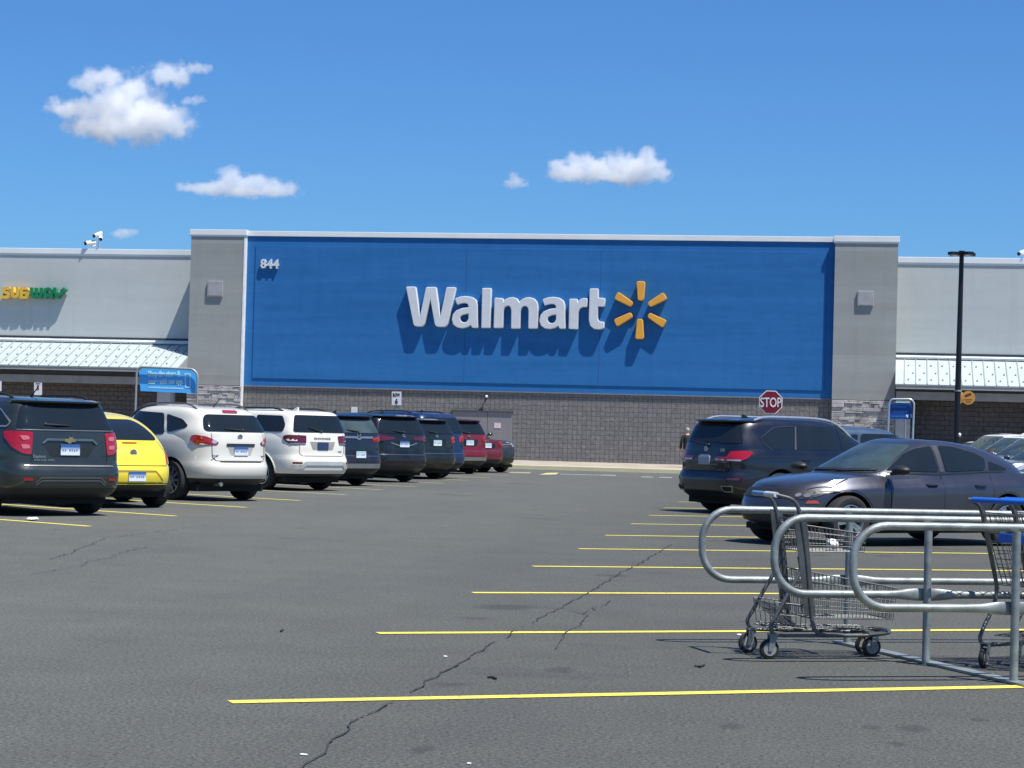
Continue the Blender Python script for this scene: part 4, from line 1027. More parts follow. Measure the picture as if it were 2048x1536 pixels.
    def patch(s, name, items, m, off=.006, parent=None, grid=.07, edge=0):
        bm = nb()
        for ax, poly in items:
            t = nb(); vs = [t.verts.new((a, b, 0)) for a, b in poly]; t.faces.new(vs)
            xs = [p[0] for p in poly]; ys = [p[1] for p in poly]
            for lo, hi, no in ((min(xs), max(xs), (1, 0, 0)), (min(ys), max(ys), (0, 1, 0))):
                k = int((hi-lo)/grid)
                for i in range(1, k+1):
                    c = lo+(hi-lo)*i/(k+1)
                    bmesh.ops.bisect_plane(t, geom=t.verts[:]+t.edges[:]+t.faces[:], plane_co=V(no)*c, plane_no=no)
            bad = []; 
            for v in t.verts:
                h, n = s.cast((v.co.x, v.co.y), ax)
                if h is None: bad.append(v); continue
                if ax in 'LR' and n.dot(V((0, 1 if ax == 'L' else -1, 0))) < 0: n = -n
                if ax == 'B' and n.x > 0: n = -n
                if ax == 'F' and n.x < 0: n = -n
                if ax == 'T' and n.z < 0: n = -n
                v.co = h+n*off
            bmesh.ops.delete(t, geom=bad, context='VERTS')
            if edge:   # a lip down to the body so the piece has thickness
                be = [e for e in t.edges if e.is_boundary]
                r = bmesh.ops.extrude_edge_only(t, edges=be); 
                for v in [g for g in r['geom'] if isinstance(g, bmesh.types.BMVert)]:
                    h = s.bvh.find_nearest(v.co); v.co = h[0] if h[0] else v.co
            for f in t.faces: f.smooth = True
            join(bm, t)
        if not bm.faces: bm.free(); return None
        bmesh.ops.recalc_face_normals(bm, faces=bm.faces[:])
        c = sum((f.normal.dot(f.calc_center_median()-V((s.wb/2, 0, .7)))*f.calc_area() for f in bm.faces))
        if c < 0: bmesh.ops.reverse_faces(bm, faces=bm.faces[:])
        return obj(name, bm, m, parent or s.root, 30, False)
    def both(s, name, poly, m, **k):
        return [s.patch(name, [(ax, poly)], m, **k) for ax in 'LR']
    def mir(s, poly): return [(-a, b) for a, b in poly][::-1]
    def lines(s, name, items, w=.009, m=None, off=.0035, parent=None):
        bm = nb()
        for ax, pts in items:
            fine = []
            for p, q in zip(pts, pts[1:]):
                k = max(1, int(hypot(q[0]-p[0], q[1]-p[1])/.06))
                for i in range(k): fine.append((p[0]+(q[0]-p[0])*i/k, p[1]+(q[1]-p[1])*i/k))
            fine.append(pts[-1]); prev = None
            for i, p in enumerate(fine):
                a, b = fine[max(i-1, 0)], fine[min(i+1, len(fine)-1)]; l = hypot(b[0]-a[0], b[1]-a[1]); n = (-(b[1]-a[1])/l*w/2, (b[0]-a[0])/l*w/2)
                ps = []
                for sg in (-1, 1):
                    h, nn = s.cast((p[0]+n[0]*sg, p[1]+n[1]*sg), ax)
                    if h is not None:
                        dd = {'L': V((0, 1, 0)), 'R': V((0, -1, 0)), 'B': V((-1, 0, 0)), 'F': V((1, 0, 0)), 'T': V((0, 0, 1))}[ax]
                        if nn.dot(dd) < 0: nn = -nn
                        ps.append(bm.verts.new(h+nn*off))
                if len(ps) < 2: prev = None; continue
                if prev: bm.faces.new((prev[0], prev[1], ps[1], ps[0]))
                prev = ps
        return obj(name, bm, m or gap_m, parent or s.root, 0)
    def top(s, x, y):
        h, n = s.cast((x, y), 'T'); return h
    def rail(s, m, x0, x1, y, lift=.045, r=.016):
        for sg in (-1, 1):
            p = [s.top(x0+(x1-x0)*i/14, sg*y) for i in range(15)]
            q = [h+V((0, 0, lift*min(1, 3.2*sin(pi*i/14)))) for i, h in enumerate(p) if h]
            bm = nb(); tube(bm, q, r, 8); obj('roof_rail', bm, m, s.root)
    def mirror_caps(s, m, x=None, z=None, sz=(.07, .115, .085)):
        x = x or s.xc-.42; z = z or s.zbr+.05
        for sg in (-1, 1):
            bm = nb(); ball(bm, (x, sg*(s.W/2+.115), z), sz, 3)
            for v in bm.verts:
                if v.co.x < x-.03: v.co.x = x-.03
            o = obj('wing_mirror', bm, m, s.root)
            bm = nb(); tube(bm, [(x+.02, sg*(s.W/2-.06), z-.05), (x, sg*(s.W/2+.06), z-.04)], .022, 8); obj('mirror_arm', bm, black, o)
    def fin(s, x, m=None):
        h = s.top(x, 0); bm = nb(); k = [(.09, -.005), (-.08, -.005), (-.085, .055), (-.05, .06)]
        slab(bm, k, lambda a, b, d: h+V((a, d, b)), -.018, .018); obj('antenna', bm, m or s.pm, s.root)
    def mast(s, x, ln=.22, y=0):
        h = s.top(x, y); bm = nb(); tube(bm, [h, h+V((-.02, 0, .03)), h+V((-ln*.8, 0, ln*.62))], [.02, .012, .005], 6); obj('antenna', bm, black, s.root)
    def plate(s, y, z, m, off=.02, frame=True, chars=True):
        h, n = s.cast((y, z), 'B'); x = min(h.x, s.cast((y, z-.07), 'B')[0].x, s.cast((y, z+.07), 'B')[0].x)-off
        bm = nb(); box(bm, x, x+.012, y-.152, y+.152, z-.076, z+.076, .004); o = obj('licence_plate', bm, m, s.root, 0)
        if chars:
            bm = nb(); rd = random.Random(int(1000*z)+7)
            for i in range(7):
                if i == 2: continue
                yy = y+.125-.036*i; hh = .034
                for a in range(2): box(bm, x-.0015, x-.0002, yy-.011*a-.006, yy-.011*a, z-.03+rd.uniform(0, .012), z+hh-.02-rd.uniform(0, .012))
                box(bm, x-.0016, x-.0002, yy-.018, yy, z-.02+rd.uniform(0, .02), z-.012+rd.uniform(0, .02))
            obj('plate_characters', bm, mat('plate_ink', (.02, .05, .16), .6), o, 0)
        return o
    def emblem(s, y, z, r, m=chrome, shape='oval'):
        h, n = s.cast((y, z), 'B'); bm = nb(); pl = lambda a, b, d: V((h.x-d+.0, y+a, z+b))
        if shape == 'oval':
            lathe(bm, [(r*.62, .004), (r*.62, .016), (r, .016), (r, .004)], 'x', 24, (h.x-.018, y, z))
            slab(bm, [(-r*.8, -.014), (r*.8, -.014), (r*.8, .014), (-r*.8, .014)], pl, .004, .016)
        elif shape == 'bowtie':
            slab(bm, [(-r, -.25*r), (-.28*r, -.25*r), (-.22*r, -.5*r), (.5*r, -.5*r), (.42*r, -.25*r), (r, -.25*r), (.9*r, .25*r), (.28*r, .25*r), (.22*r, .5*r), (-.5*r, .5*r), (-.42*r, .25*r), (-.9*r, .25*r)], pl, .002, .02)
        elif shape == 'disc':
            lathe(bm, [(.001, .0), (r*.9, .0), (r, .008), (r, .02)], 'x', 24, (h.x-.02, y, z))
        elif shape == 'h':
            for q in ([(-r, -r), (-r*.6, -r), (-r*.72, r), (-r, r)], [(r, -r), (r*.6, -r), (r*.72, r), (r, r)], [(-r*.7, -.15*r), (r*.7, -.15*r), (r*.7, .2*r), (-r*.7, .2*r)]): slab(bm, q, pl, .002, .016)
        obj('emblem', bm, m, s.root, 30)
    def badge(s, txt, y, z, w, hgt, m=chrome):
        h, n = s.cast((y, z), 'B'); bm = text_bm(txt, 1, .003, .02); fitbox(bm, -w/2, w/2, -hgt/2, hgt/2)
        for v in bm.verts: v.co = V((h.x-.008-v.co.z, y-v.co.x, z+v.co.y))
        obj('badge', bm, m, s.root, 0)
    def wiper(s, y0, z0_, y1, z1_):
        a, b = s.cast((y0, z0_), 'B')[0], s.cast((y1, z1_), 'B')[0]; bm = nb(); k = V((-.035, 0, 0))
        tube(bm, [a+k*.4, a.lerp(b, .5)+k, b+k*.6], [.016, .012, .007], 8); ball(bm, a+k*.3, .028); obj('wiper', bm, black, s.root)
    def handles(s, xs, z, m, ax='LR'):
        for a in ax:
            for x in xs:
                h, n = s.cast((x, z), a); sg = 1 if a == 'L' else -1; bm = nb()
                tube(bm, [h+V((.10, -sg*.005, 0)), h+V((.07, sg*.032, 0)), h+V((-.07, sg*.032, 0)), h+V((-.10, -sg*.005, 0))], [.012, .014, .014, .012], 8); obj('door_handle', bm, m, s.root)
    def spoiler(s, m=None, dz=0, out=.10, wk=.37):
        z = s.H-.075+dz; W_ = s.W*wk; bm = nb(); pts = []
        for i in range(13):
            y = -W_+2*W_*i/12; hit = s.cast((y, z-.03), 'B')[0]; pts.append((y, hit.x if hit else -s.ro+.4))
        A, B2, C2, D2 = [], [], [], []
        for y, x in pts:
            e = (1-(abs(y)/W_)**4); hh = s.top(x+.16, y*.97); zz = (hh.z if hh else z+.02)+.004
            A.append(bm.verts.new((x+.15, y, zz))); B2.append(bm.verts.new((x-out*(.5+.5*e), y, z+.012))); C2.append(bm.verts.new((x-out*(.5+.5*e)+.01, y, z-.012))); D2.append(bm.verts.new((x+.06, y, z-.035)))
        for P_, Q_ in ((A, B2), (B2, C2), (C2, D2), (D2, A)):
            for i in range(12): bm.faces.new((P_[i], P_[i+1], Q_[i+1], Q_[i]))
        for i in (0, 12): bm.faces.new((A[i], B2[i], C2[i], D2[i]))
        return obj('spoiler', bm, m or s.pm, s.root, 30)
    def side_glass(s, polys, r=.05, m=glass, trim=None):
        for p in polys:
            for ax in 'LR':
                s.patch('side_window', [(ax, rp(p, r))], m, off=.008, grid=.05)
                if trim: s.lines('window_trim', [(ax, rp(p, r)+[rp(p, r)[0]])], .022, trim, .0105)
    def rear_glass(s, w0, z0_, w1, z1_, r=.06, m=glass):
        return s.patch('rear_window', [('B', rp([(-w0, z0_), (w0, z0_), (w1, z1_), (-w1, z1_)], r))], m, off=.010, grid=.05)
    def windscreen(s, w0, w1, m=glass, zt=None, z0_=None):
        zt = zt or s.H-.085; z0_ = z0_ or s.zcw+.05
        return s.patch('windscreen', [('F', rp([(-w0, z0_), (w0, z0_), (w1, zt), (-w1, zt)], .07))], m, off=.006)
    def std_front(s, lamp=None):
        zl = s.zhood-.16; w = s.W/2
        for sg in (1, -1):
            q = [(sg*w*.50, zl-.02), (sg*w*.88, zl+.02), (sg*w*.9, zl+.13), (sg*w*.55, zl+.10)]
            s.patch('headlight', [('F', rp(q if sg > 0 else q[::-1], .03)), ('L' if sg > 0 else 'R', rp([(s.F-.20, zl+.02), (s.F-.55, zl+.10), (s.F-.52, zl+.14), (s.F-.22, zl+.13)], .02))], lamp or whitelens, off=.008)
        s.patch('grille', [('F', rp([(-w*.46, zl-.07), (w*.46, zl-.07), (w*.48, zl+.09), (-w*.48, zl+.09)], .03))], black, off=.006)
        s.patch('lower_grille', [('F', rp([(-w*.62, .30), (w*.62, .30), (w*.55, .46), (-w*.55, .46)], .04))], black, off=.006)
        s.mirror_caps(s.pm, sz=(.06, .10, .065))
    def doors(s, splits, z0_=.33, z1_=None):
        z1_ = z1_ or s.zbr-.03
        for ax in 'LR':
            for x0, x1 in zip(splits, splits[1:]):
                s.patch('door', [(ax, rp([(x0+.006, z0_), (x1-.006, z0_), (x1-.006, z1_), (x0+.006, z1_)], .05))], s.pm, off=.003, grid=.06)
            s.lines('door_gap', [(ax, [(x, z0_), (x, z1_+.02)]) for x in splits]+[(ax, [(splits[0], z0_), (splits[-1], z0_)])], .010)
    def put(s, contact, b, wheel):               # heading b degrees from +y; wheel: which tyre stands at the contact point
        # b > 0 turns to the right
        h = V((sin(radians(b)), cos(radians(b)), 0)); l = V((-h.y, h.x, 0)); t = s.W/2-s.tw/2-.035
        x, y = {'rr': (0, -t), 'rl': (0, t), 'fl': (s.wb, t), 'fr': (s.wb, -t)}[wheel]
        s.root.location = contact-h*x-l*y; s.root.rotation_euler.z = atan2(h.y, h.x); return s

def plate_mat(name, top, bot):
    if name in MATS: return MATS[name]
    m, nt, p = nodes(name); t = nt.nodes.new('ShaderNodeTexCoord'); sx = nt.nodes.new('ShaderNodeSeparateXYZ')
    nt.links.new(t.outputs['Generated'], sx.inputs[0]); nt.links.new(ramp(nt, sx.outputs[2], .35, .8, bot, top), p.inputs['Base Color']); p.inputs['Roughness'].default_value = .4
    MATS[name] = m; return m
plate_ct = plate_mat('plate_blue_white', (.03, .12, .34), (.72, .78, .84)); plate_w = plate_mat('plate_pale', (.40, .58, .66), (.72, .80, .82)); plate_d = mat('plate_dark_blue', (.03, .05, .12), .5)
LG = 'cars parked nose-in along the left row'; RG = 'vehicles parked in the right row'
def std_rear_lines(c, z0_, z1_, w):
    c.lines('tailgate_gap', [('B', [(-w, z1_), (-w*1.0, z0_+.06), (-w+.06, z0_), (w-.06, z0_), (w*1.0, z0_+.06), (w, z1_)])], .010)
    c.patch('tailgate', [('B', rp([(-w+.012, z0_+.012), (w-.012, z0_+.012), (w-.012, z1_-.01), (-w+.012, z1_-.01)], .05))], c.pm, off=.003, grid=.06)

# --- 1 dark grey crossover, nearest on the left
p = paint('paint_dark_grey', (.030, .037, .033), .35, .3, .02)
c = Car('parked_car', 'dark grey crossover with chrome tailgate bar, nearest at the left edge', 'car', LG, p, L=4.77, W=1.92, H=1.67, wb=2.86, ro=.93, R=.36, zbr=1.19, zcw=1.12, zhood=1.0, nr=8, style=5, clad=.40)
c.side_glass([[(c.xc-.25, 1.22), (c.xw+.12, 1.50), (1.45, 1.54), (1.42, 1.22)], [(1.34, 1.22), (1.37, 1.54), (.42, 1.53), (.30, 1.23)], [(.22, 1.235), (.34, 1.52), (-.30, 1.48), (-.60, 1.30), (-.58, 1.24)]], .05, glass, silver)
c.rear_glass(.77, 1.215, .64, 1.54); c.windscreen(.74, .60)
c.spoiler(None, 0, .10); c.rail(black, -.30, 1.75, .60, .05, .017); c.mast(.25, .26)
for sg in (1, -1):
    q = [(sg*.57, 1.17), (sg*.86, 1.18), (sg*.875, 1.08), (sg*.83, .95), (sg*.72, .875), (sg*.60, .86)]
    qs = [(-.58, 1.17), (-.74, 1.165), (-.74, .96), (-.66, 1.05)]
    t = c.patch('tail_light', [('B', rp(q if sg > 0 else q[::-1], .03)), ('L' if sg > 0 else 'R', rp(qs, .02))], redlens, off=.014, edge=1)
    for zz in (1.085, .965):
        q2 = [(sg*.62, zz-.02), (sg*.72, zz-.03), (sg*.74, zz+.035), (sg*.63, zz+.03)]
        c.patch('reversing_lamp_and_glint', [('B', rp(q2 if sg > 0 else q2[::-1], .02))], mat('painted_lamp_glint', (.62, .16, .15), .1, .2, 1), off=.019, parent=t)  # pink patches painted on the red lens as highlights
std_rear_lines(c, .70, 1.20, .60)
c.patch('plate_recess', [('B', rp([(-.42, 1.03), (-.30, .83), (.30, .83), (.42, 1.03)], .04))], mat('recess_grey', (.02, .023, .024), .4), off=.005)
c.lines('chrome_bar', [('B', [(-.43, 1.015), (-.36, 1.07), (.36, 1.07), (.43, 1.015)])], .03, mat('bar_grey', (.20, .22, .20), .3, .7), .018)
c.emblem(0, 1.065, .085, mat('gold_emblem', (.75, .55, .25), .25, .9), 'bowtie'); c.plate(0, .93, plate_ct); c.badge('Equinox', .475, .83, .20, .06); c.badge('FLEX FUEL AWD', .40, .785, .32, .028)
c.lines('belt_trim', [('B', [(-.76, 1.20), (.76, 1.20)])], .015, mat('belt_grey', (.16, .17, .165), .4, .5), .012); c.lines('bumper_trim', [('B', [(-.70, .705), (.70, .705)])], .016, mat('trim_grey_soft', (.25, .26, .26), .4, .5), .012)
c.lines('bumper_trim', [('B', [(-.55, .475), (-.47, .545), (.47, .545), (.55, .475)]), ('B', [(-.55, .44), (-.46, .505), (.46, .505), (.55, .44)])], .018, mat('trim_half_gloss', (.12, .125, .125), .3, .4), .010)
for sg in (1, -1): c.patch('reflector', [('B', rp([(sg*.60, .505), (sg*.72, .505), (sg*.72, .54), (sg*.60, .54)][::sg], .01))], redlens, off=.01)
c.wiper(.36, 1.28, -.02, 1.27); c.std_front(); c.doors([.40, 1.38, 2.42])
c.put(G(173, 1027), -50, 'rr')

# --- 2 yellow beetle-like hatchback
p = paint('paint_yellow', (.86, .70, .035), 0, .3)
c = Car('parked_car', 'bright yellow rounded hatchback beside the dark grey crossover', 'car', LG, p, L=4.28, W=1.88, H=1.50, wb=2.54, ro=.80, R=.335, zb=.26, zbr=1.03, zcw=1.0, zhood=.88, znose=.68, clad=.37, nr=3.8, ngr=3.8, style=10,
        rear=[(.26, .16), (.36, .03), (.50, 0), (.62, .015), (.68, .05), (.84, .12), (.96, .22), (1.03, .29)],
        gr=[(.93, .20), (1.03, .30), (1.19, .52), (1.33, .83), (1.43, 1.20), (1.48, 1.63), (1.50, 2.03)], gf=[(.93, 2.05), (1.02, 1.96), (1.28, 1.60), (1.40, 1.42), (1.46, 1.34), (1.49, 1.30), (1.50, 1.25)],
        gw=[(.93, .455), (1.03, .442), (1.23, .405), (1.37, .365), (1.45, .32), (1.485, .26), (1.50, .17)])
c.patch('rear_window', [('B', rp([(-.60, 1.055), (.60, 1.055), (.46, 1.375), (-.46, 1.375)], .10))], glass, off=.006)
c.side_glass([[(1.76, 1.07), (1.42, 1.33), (.70, 1.365), (.66, 1.06)], [(.58, 1.06), (.62, 1.36), (.22, 1.30), (-.18, 1.11), (-.12, 1.07)]], .06)
c.windscreen(.66, .5)
c.lines('tailgate_gap', [('B', [(-.56, 1.045), (-.66, .85), (-.62, .665), (.62, .665), (.66, .85), (.56, 1.045)])], .010)
c.patch('tailgate', [('B', rp([(-.60, .68), (.60, .68), (.63, .85), (.54, 1.03), (-.54, 1.03), (-.63, .85)], .06))], p, off=.003, grid=.05)
c.patch('brake_lamp', [('B', rp([(-.13, 1.0), (.13, 1.0), (.13, 1.018), (-.13, 1.018)], .006))], redlens, off=.012)
c.emblem(0, .86, .06, chrome, 'disc'); c.badge('BEETLE', .48, .70, .2, .022, silver)
for sg in (1, -1):
    q = [(sg*.66, .69), (sg*.80, .70), (sg*.80, .83), (sg*.70, .90), (sg*.66, .80)]
    c.patch('tail_light', [('B', rp(q if sg > 0 else q[::-1], .04))], redlens, off=.014, edge=1)
c.patch('plate_recess', [('B', rp([(-.50, .42), (.50, .42), (.34, .575), (-.34, .575)], .03))], paint('paint_yellow_recess', (.80, .63, .03), 0, .3), off=.004)
c.lines('recess_edge', [('B', [(-.50, .43), (-.345, .58), (.345, .58), (.50, .43)])], .028, mat('recess_edge_amber', (.30, .22, .02), .5), .006)
c.plate(0, .50, plate_ct); c.lines('bumper_lip', [('B', [(-.7, .392), (.7, .392)])], .012, gap_m, .006)
c.std_front(); c.doors([.62, 1.85], .33, .93); c.mirror_caps(p); c.put(G(308, 1013), -48, 'rr')

# --- 3 white rounded crossover
p = paint('paint_pearl_white', (.70, .675, .585), .05, .3, .03)
c = Car('parked_car', 'pearl white rounded crossover with red tail lights and grey roof rails', 'car', LG, p, L=4.65, W=1.82, H=1.66, wb=2.69, ro=.93, R=.352, zbr=1.17, zcw=1.05, zb=.27, nr=4.4, ngr=5, clad=.40, style=10,
        rear=[(.27, .24), (.36, .09), (.44, .02), (.56, 0), (.64, .015), (.70, .06), (.85, .09), (1.0, .10), (1.17, .14)],
        gr=[(.98, .12), (1.17, .15), (1.36, .26), (1.52, .40), (1.60, .58), (1.645, 1.0), (1.66, 1.7)])
c.side_glass([[(c.xc-.2, 1.10), (c.xw+.15, 1.46), (1.40, 1.54), (1.38, 1.11)], [(1.30, 1.11), (1.33, 1.54), (.40, 1.51), (.22, 1.16), (.3, 1.14)], [(.14, 1.17), (.32, 1.50), (-.16, 1.41), (-.34, 1.30), (-.30, 1.26)]], .06)
c.rear_glass(.68, 1.21, .575, 1.50, .09); c.windscreen(.70, .56)
c.patch('brake_lamp', [('B', rp([(-.16, 1.53), (.16, 1.53), (.15, 1.56), (-.15, 1.56)], .012))], redlens, off=.03, edge=1)
for sg in (1, -1):
    q = [(sg*.45, 1.02), (sg*.49, .98), (sg*.76, .965), (sg*.80, 1.06), (sg*.78, 1.15), (sg*.64, 1.12)]
    t = c.patch('tail_light', [('B', rp(q if sg > 0 else q[::-1], .03))], redlens, off=.013, edge=1)
    c.patch('reversing_lamp_and_glint', [('B', [(sg*(.53+.042*cos(a*pi/6)), 1.03+.033*sin(a*pi/6)) for a in (range(12) if sg > 0 else range(11, -1, -1))])], whitelens, off=.018, parent=t)
std_rear_lines(c, .70, 1.18, .57)
c.patch('plate_recess', [('B', rp([(-.30, .99), (-.22, .80), (.22, .80), (.30, .99)], .03))], mat('recess_shade', (.40, .39, .37), .5), off=.005)
c.lines('plate_brow', [('B', [(-.31, .985), (.31, .985)])], .04, mat('brow_dark', (.06, .06, .06), .3, .5), .018)
c.plate(0, .875, plate_ct); c.emblem(0, 1.115, .055); c.badge('ROGUE', .50, .79, .19, .035, mat('badge_dark', (.25, .25, .25), .3, .8)); c.badge('SL AWD', -.48, .79, .14, .03, mat('badge_dark', (.25, .25, .25), .3, .8))
c.lines('bumper_step', [('B', [(-.45, .69), (.45, .69)])], .022, gap_m, .005)
c.rail(mat('rail_grey', (.14, .145, .15), .35, .6), -.30, 1.7, .56, .05, .017); c.mast(-.05, .24); c.wiper(-.10, 1.24, .30, 1.26); c.std_front(); c.doors([.36, 1.34, 2.3], .35, 1.0)
bm = nb(); tube(bm, [(-.86, .42, .30), (-.62, .42, .30)], .035, 12); obj('exhaust', bm, silver, c.root)
c.put(G(486, 999), -54, 'rr')

# --- 4 white boxy crossover
p = paint('paint_white', (.80, .765, .66), 0, .3, .03)
c = Car('parked_car', 'white boxy crossover with dark red tail lights, second of the white cars', 'car', LG, p, L=4.89, W=1.84, H=1.68, wb=2.89, ro=.98, R=.362, zbr=1.17, zcw=1.10, zhood=1.0, zb=.27, nr=6.5, clad=.36, cladm=black, ngr=8,
        gr=[(1.0, .09), (1.17, .12), (1.38, .19), (1.56, .27), (1.63, .37), (1.665, .75), (1.68, 1.5)])
c.side_glass([[(c.xc-.2, 1.20), (c.xw+.15, 1.48), (1.45, 1.55), (1.42, 1.20)], [(1.34, 1.20), (1.37, 1.55), (.42, 1.55), (.34, 1.20)], [(.25, 1.20), (.33, 1.55), (-.46, 1.54), (-.60, 1.34), (-.58, 1.21)]], .06)
c.rear_glass(.72, 1.21, .61, 1.56, .05); c.windscreen(.72, .58)
for sg in (1, -1):
    q = [(sg*.46, .97), (sg*.78, .955), (sg*.83, 1.05), (sg*.82, 1.15), (sg*.44, 1.145)]
    t = c.patch('tail_light', [('B', rp(q if sg > 0 else q[::-1], .04))], darkred, off=.014, edge=1)
    c.lines('lamp_rim', [('B', [(sg*.47, .98), (sg*.77, .97)])], .02, silver, .02, parent=t)
std_rear_lines(c, .72, 1.18, .62)
c.patch('plate_recess', [('B', rp([(-.36, 1.02), (-.28, .85), (.28, .85), (.36, 1.02)], .03))], mat('recess_shade2', (.30, .30, .29), .5), off=.005); c.plate(0, .935, plate_d, chars=False)
c.badge('DODGE', 0, 1.085, .46, .045, silver); c.badge('AWD', -.48, .82, .11, .03, silver)
c.lines('skid_trim', [('B', [(-.78, .50), (-.60, .50), (-.52, .575), (.52, .575), (.60, .50), (.78, .50)])], .075, mat('bright_trim', (.72, .72, .70), .25, .5), .02)
for sg in (1, -1): c.patch('reflector', [('B', rp([(sg*.60, .56), (sg*.76, .56), (sg*.76, .60), (sg*.60, .60)][::sg], .01))], darkred, off=.024)
c.rail(black, -.35, 1.75, .62, .05, .02); c.fin(-.05); c.wiper(0, 1.23, .36, 1.31); c.std_front(); c.doors([.42, 1.38, 2.45])
c.lines('arch_flare', [(ax, [(cx_+.42*cos(a*pi/12), c.R+.42*sin(a*pi/12)) for a in range(13)]) for ax in 'LR' for cx_ in (0, c.wb)], .05, p, .02)
c.put(G(638, 979), -56, 'rr')

# --- generic darker crossovers further along
def suv(label, p, contact, b, lights, plate=plate_w, wheel='rr', **k):
    gm = k.pop('gm', glass); em = k.pop('em', 'oval'); low = k.pop('low', None); rl = k.pop('rl', None); lamp = k.pop('lamp', redlens); gp = k.pop('group', LG); pz = k.pop('pz', .9); sp = k.pop('sp', True)
    k.setdefault('zbr', 1.17); k.setdefault('zcw', 1.09); k.setdefault('zhood', 1.0); k.setdefault('znose', .84)
    c = Car('parked_car', label, 'car', gp, p, **k); H = c.H; zb_ = c.zbr; w = c.W/2
    c.side_glass([[(c.xc-.22, zb_+.04), (c.xw+.13, H-.17), (1.42, H-.13), (1.40, zb_+.04)], [(1.32, zb_+.04), (1.34, H-.13), (.40, H-.13), (.30, zb_+.04)], [(.22, zb_+.05), (.32, H-.14), (-.28, H-.19), (-.52, zb_+.16), (-.50, zb_+.06)]], .06, glass, k.get('trim'))
    c.rear_glass(w*.77, max(zb_, c.gr[1][0])+.04, w*.64, H-.15, .07, gm); c.windscreen(w*.76, w*.62)
    for sg in (1, -1):
        S_ = 'L' if sg > 0 else 'R'
        if lights == 'L':    # tall lamps climbing beside the window
            q = [(sg*w*.44, zb_-.15), (sg*w*.82, zb_-.17), (sg*w*.86, zb_-.02), (sg*w*.80, zb_-.0), (sg*w*.76, zb_-.03), (sg*w*.50, zb_-.06)]
        elif lights == 'wide': q = [(sg*w*.30, zb_-.10), (sg*w*.82, zb_-.16), (sg*w*.86, zb_-.03), (sg*w*.78, zb_-.01), (sg*w*.32, zb_-.05)]
        else: q = [(sg*w*.56, zb_-.20), (sg*w*.84, zb_-.20), (sg*w*.87, zb_-.02), (sg*w*.58, zb_-.03)]
        c.patch('tail_light', [('B', rp(q if sg > 0 else q[::-1], .03)), (S_, rp([(-c.ro+.40, zb_-.03), (-c.ro+.25, zb_-.02), (-c.ro+.25, zb_-.14), (-c.ro+.34, zb_-.12)], .02))], lamp, off=.013, edge=1)
    std_rear_lines(c, .69, zb_+.02, w*.68)
    c.patch('plate_recess', [('B', rp([(-.34, pz+.10), (-.28, pz-.10), (.28, pz-.10), (.34, pz+.10)], .03))], mat('recess_black', (.012, .012, .013), .45), off=.004)
    c.plate(0, pz, plate); c.emblem(0, zb_-.03, .06, chrome, em)
    c.lines('bumper_trim', [('B', [(-w*.82, .685), (w*.82, .685)])], .014, mat('trim_half_gloss', (.12, .125, .125), .3, .4), .010)
    if low: c.lines('skid_trim', [('B', [(-w*.80, .42), (-w*.66, .47), (w*.66, .47), (w*.80, .42)])], .10, low, .016)
    if sp: c.spoiler(p if sp is True else sp, 0, .12)
    if rl: c.rail(rl, -.3, 1.75, w*.66, .045, .016)
    c.fin(.0); c.wiper(0, zb_+.07, .36, zb_+.11); c.std_front(); c.doors([.38, 1.36, 2.32])
    c.put(contact, b, wheel); return c
navy = paint('paint_navy', (.010, .016, .034), .4, .3); blk = paint('paint_black', (.008, .009, .010), .3, .25); grn = paint('paint_green_black', (.010, .016, .016), .4, .3)
blu = paint('paint_deep_blue', (.008, .026, .085), .3, .3); redp = paint('paint_red', (.22, .006, .018), .35, .3); redp2 = paint('paint_dark_red', (.16, .006, .016), .3, .35); olive = paint('paint_dark_green', (.022, .034, .030), .4, .35); nb2 = paint('paint_blue_grey', (.03, .05, .09), .4, .3)
c = suv('navy crossover with tall red lamps and chrome strip, next after the white cars', navy, G(712, 970), -56, 'L', H=1.66, W=1.85, L=4.6, wb=2.66, gm=clear, em='h', pz=.72, low=silver, style=10)
c.lines('chrome_strip', [('B', [(-.44, 1.11), (-.10, 1.11), (0, 1.07), (.10, 1.11), (.44, 1.11)])], .045, silver, .016)
c = suv('black large SUV with wide red lamps in the middle of the left row', blk, G(808, 963), -51, 'wide', H=1.70, W=1.93, L=4.95, wb=2.85, ro=1.02, R=.38, plate=plate_ct, pz=.95, lamp=darkred)
c.lines('bumper_frame', [('B', [(-.78, .34), (-.62, .56), (.62, .56), (.78, .34)])], .03, black, .02)
c.lines('chrome_strip', [('B', [(-.42, .98), (-.20, .92), (.20, .92), (.42, .98)])], .02, chrome, .012)
suv('blackish green crossover standing right after the black large SUV', grn, G(868, 957), -55, 'std', H=1.64, W=1.86, L=4.6, wb=2.69, em='oval', pz=.97, sp=True)
c = suv('blue tall SUV between the blackish green crossover and the red one', blu, G(880, 955), -55, 'std', H=1.80, W=1.95, L=5.0, wb=2.9, ro=1.05, R=.38, zbr=1.2, pz=1.0, nr=8, ngr=9, sp=False, rl=black)
suv('red crossover with silver lower bumper at the far end of the left row', redp, G(938, 947), -51, 'std', H=1.68, W=1.86, L=4.6, wb=2.68, em='oval', pz=.95, low=silver, sp=black)
suv('dark red saloon with a low boot mostly hidden behind the red crossover', redp2, G(966, 944), -51, 'std', H=1.45, W=1.82, L=4.8, wb=2.75, ro=1.1, zbr=1.03, zcw=.95, zhood=.88, pz=.86, sp=False, gr=[(.88, .45), (1.03, .55), (1.18, .95), (1.32, 1.3), (1.40, 1.6), (1.435, 1.9), (1.45, 2.3)])
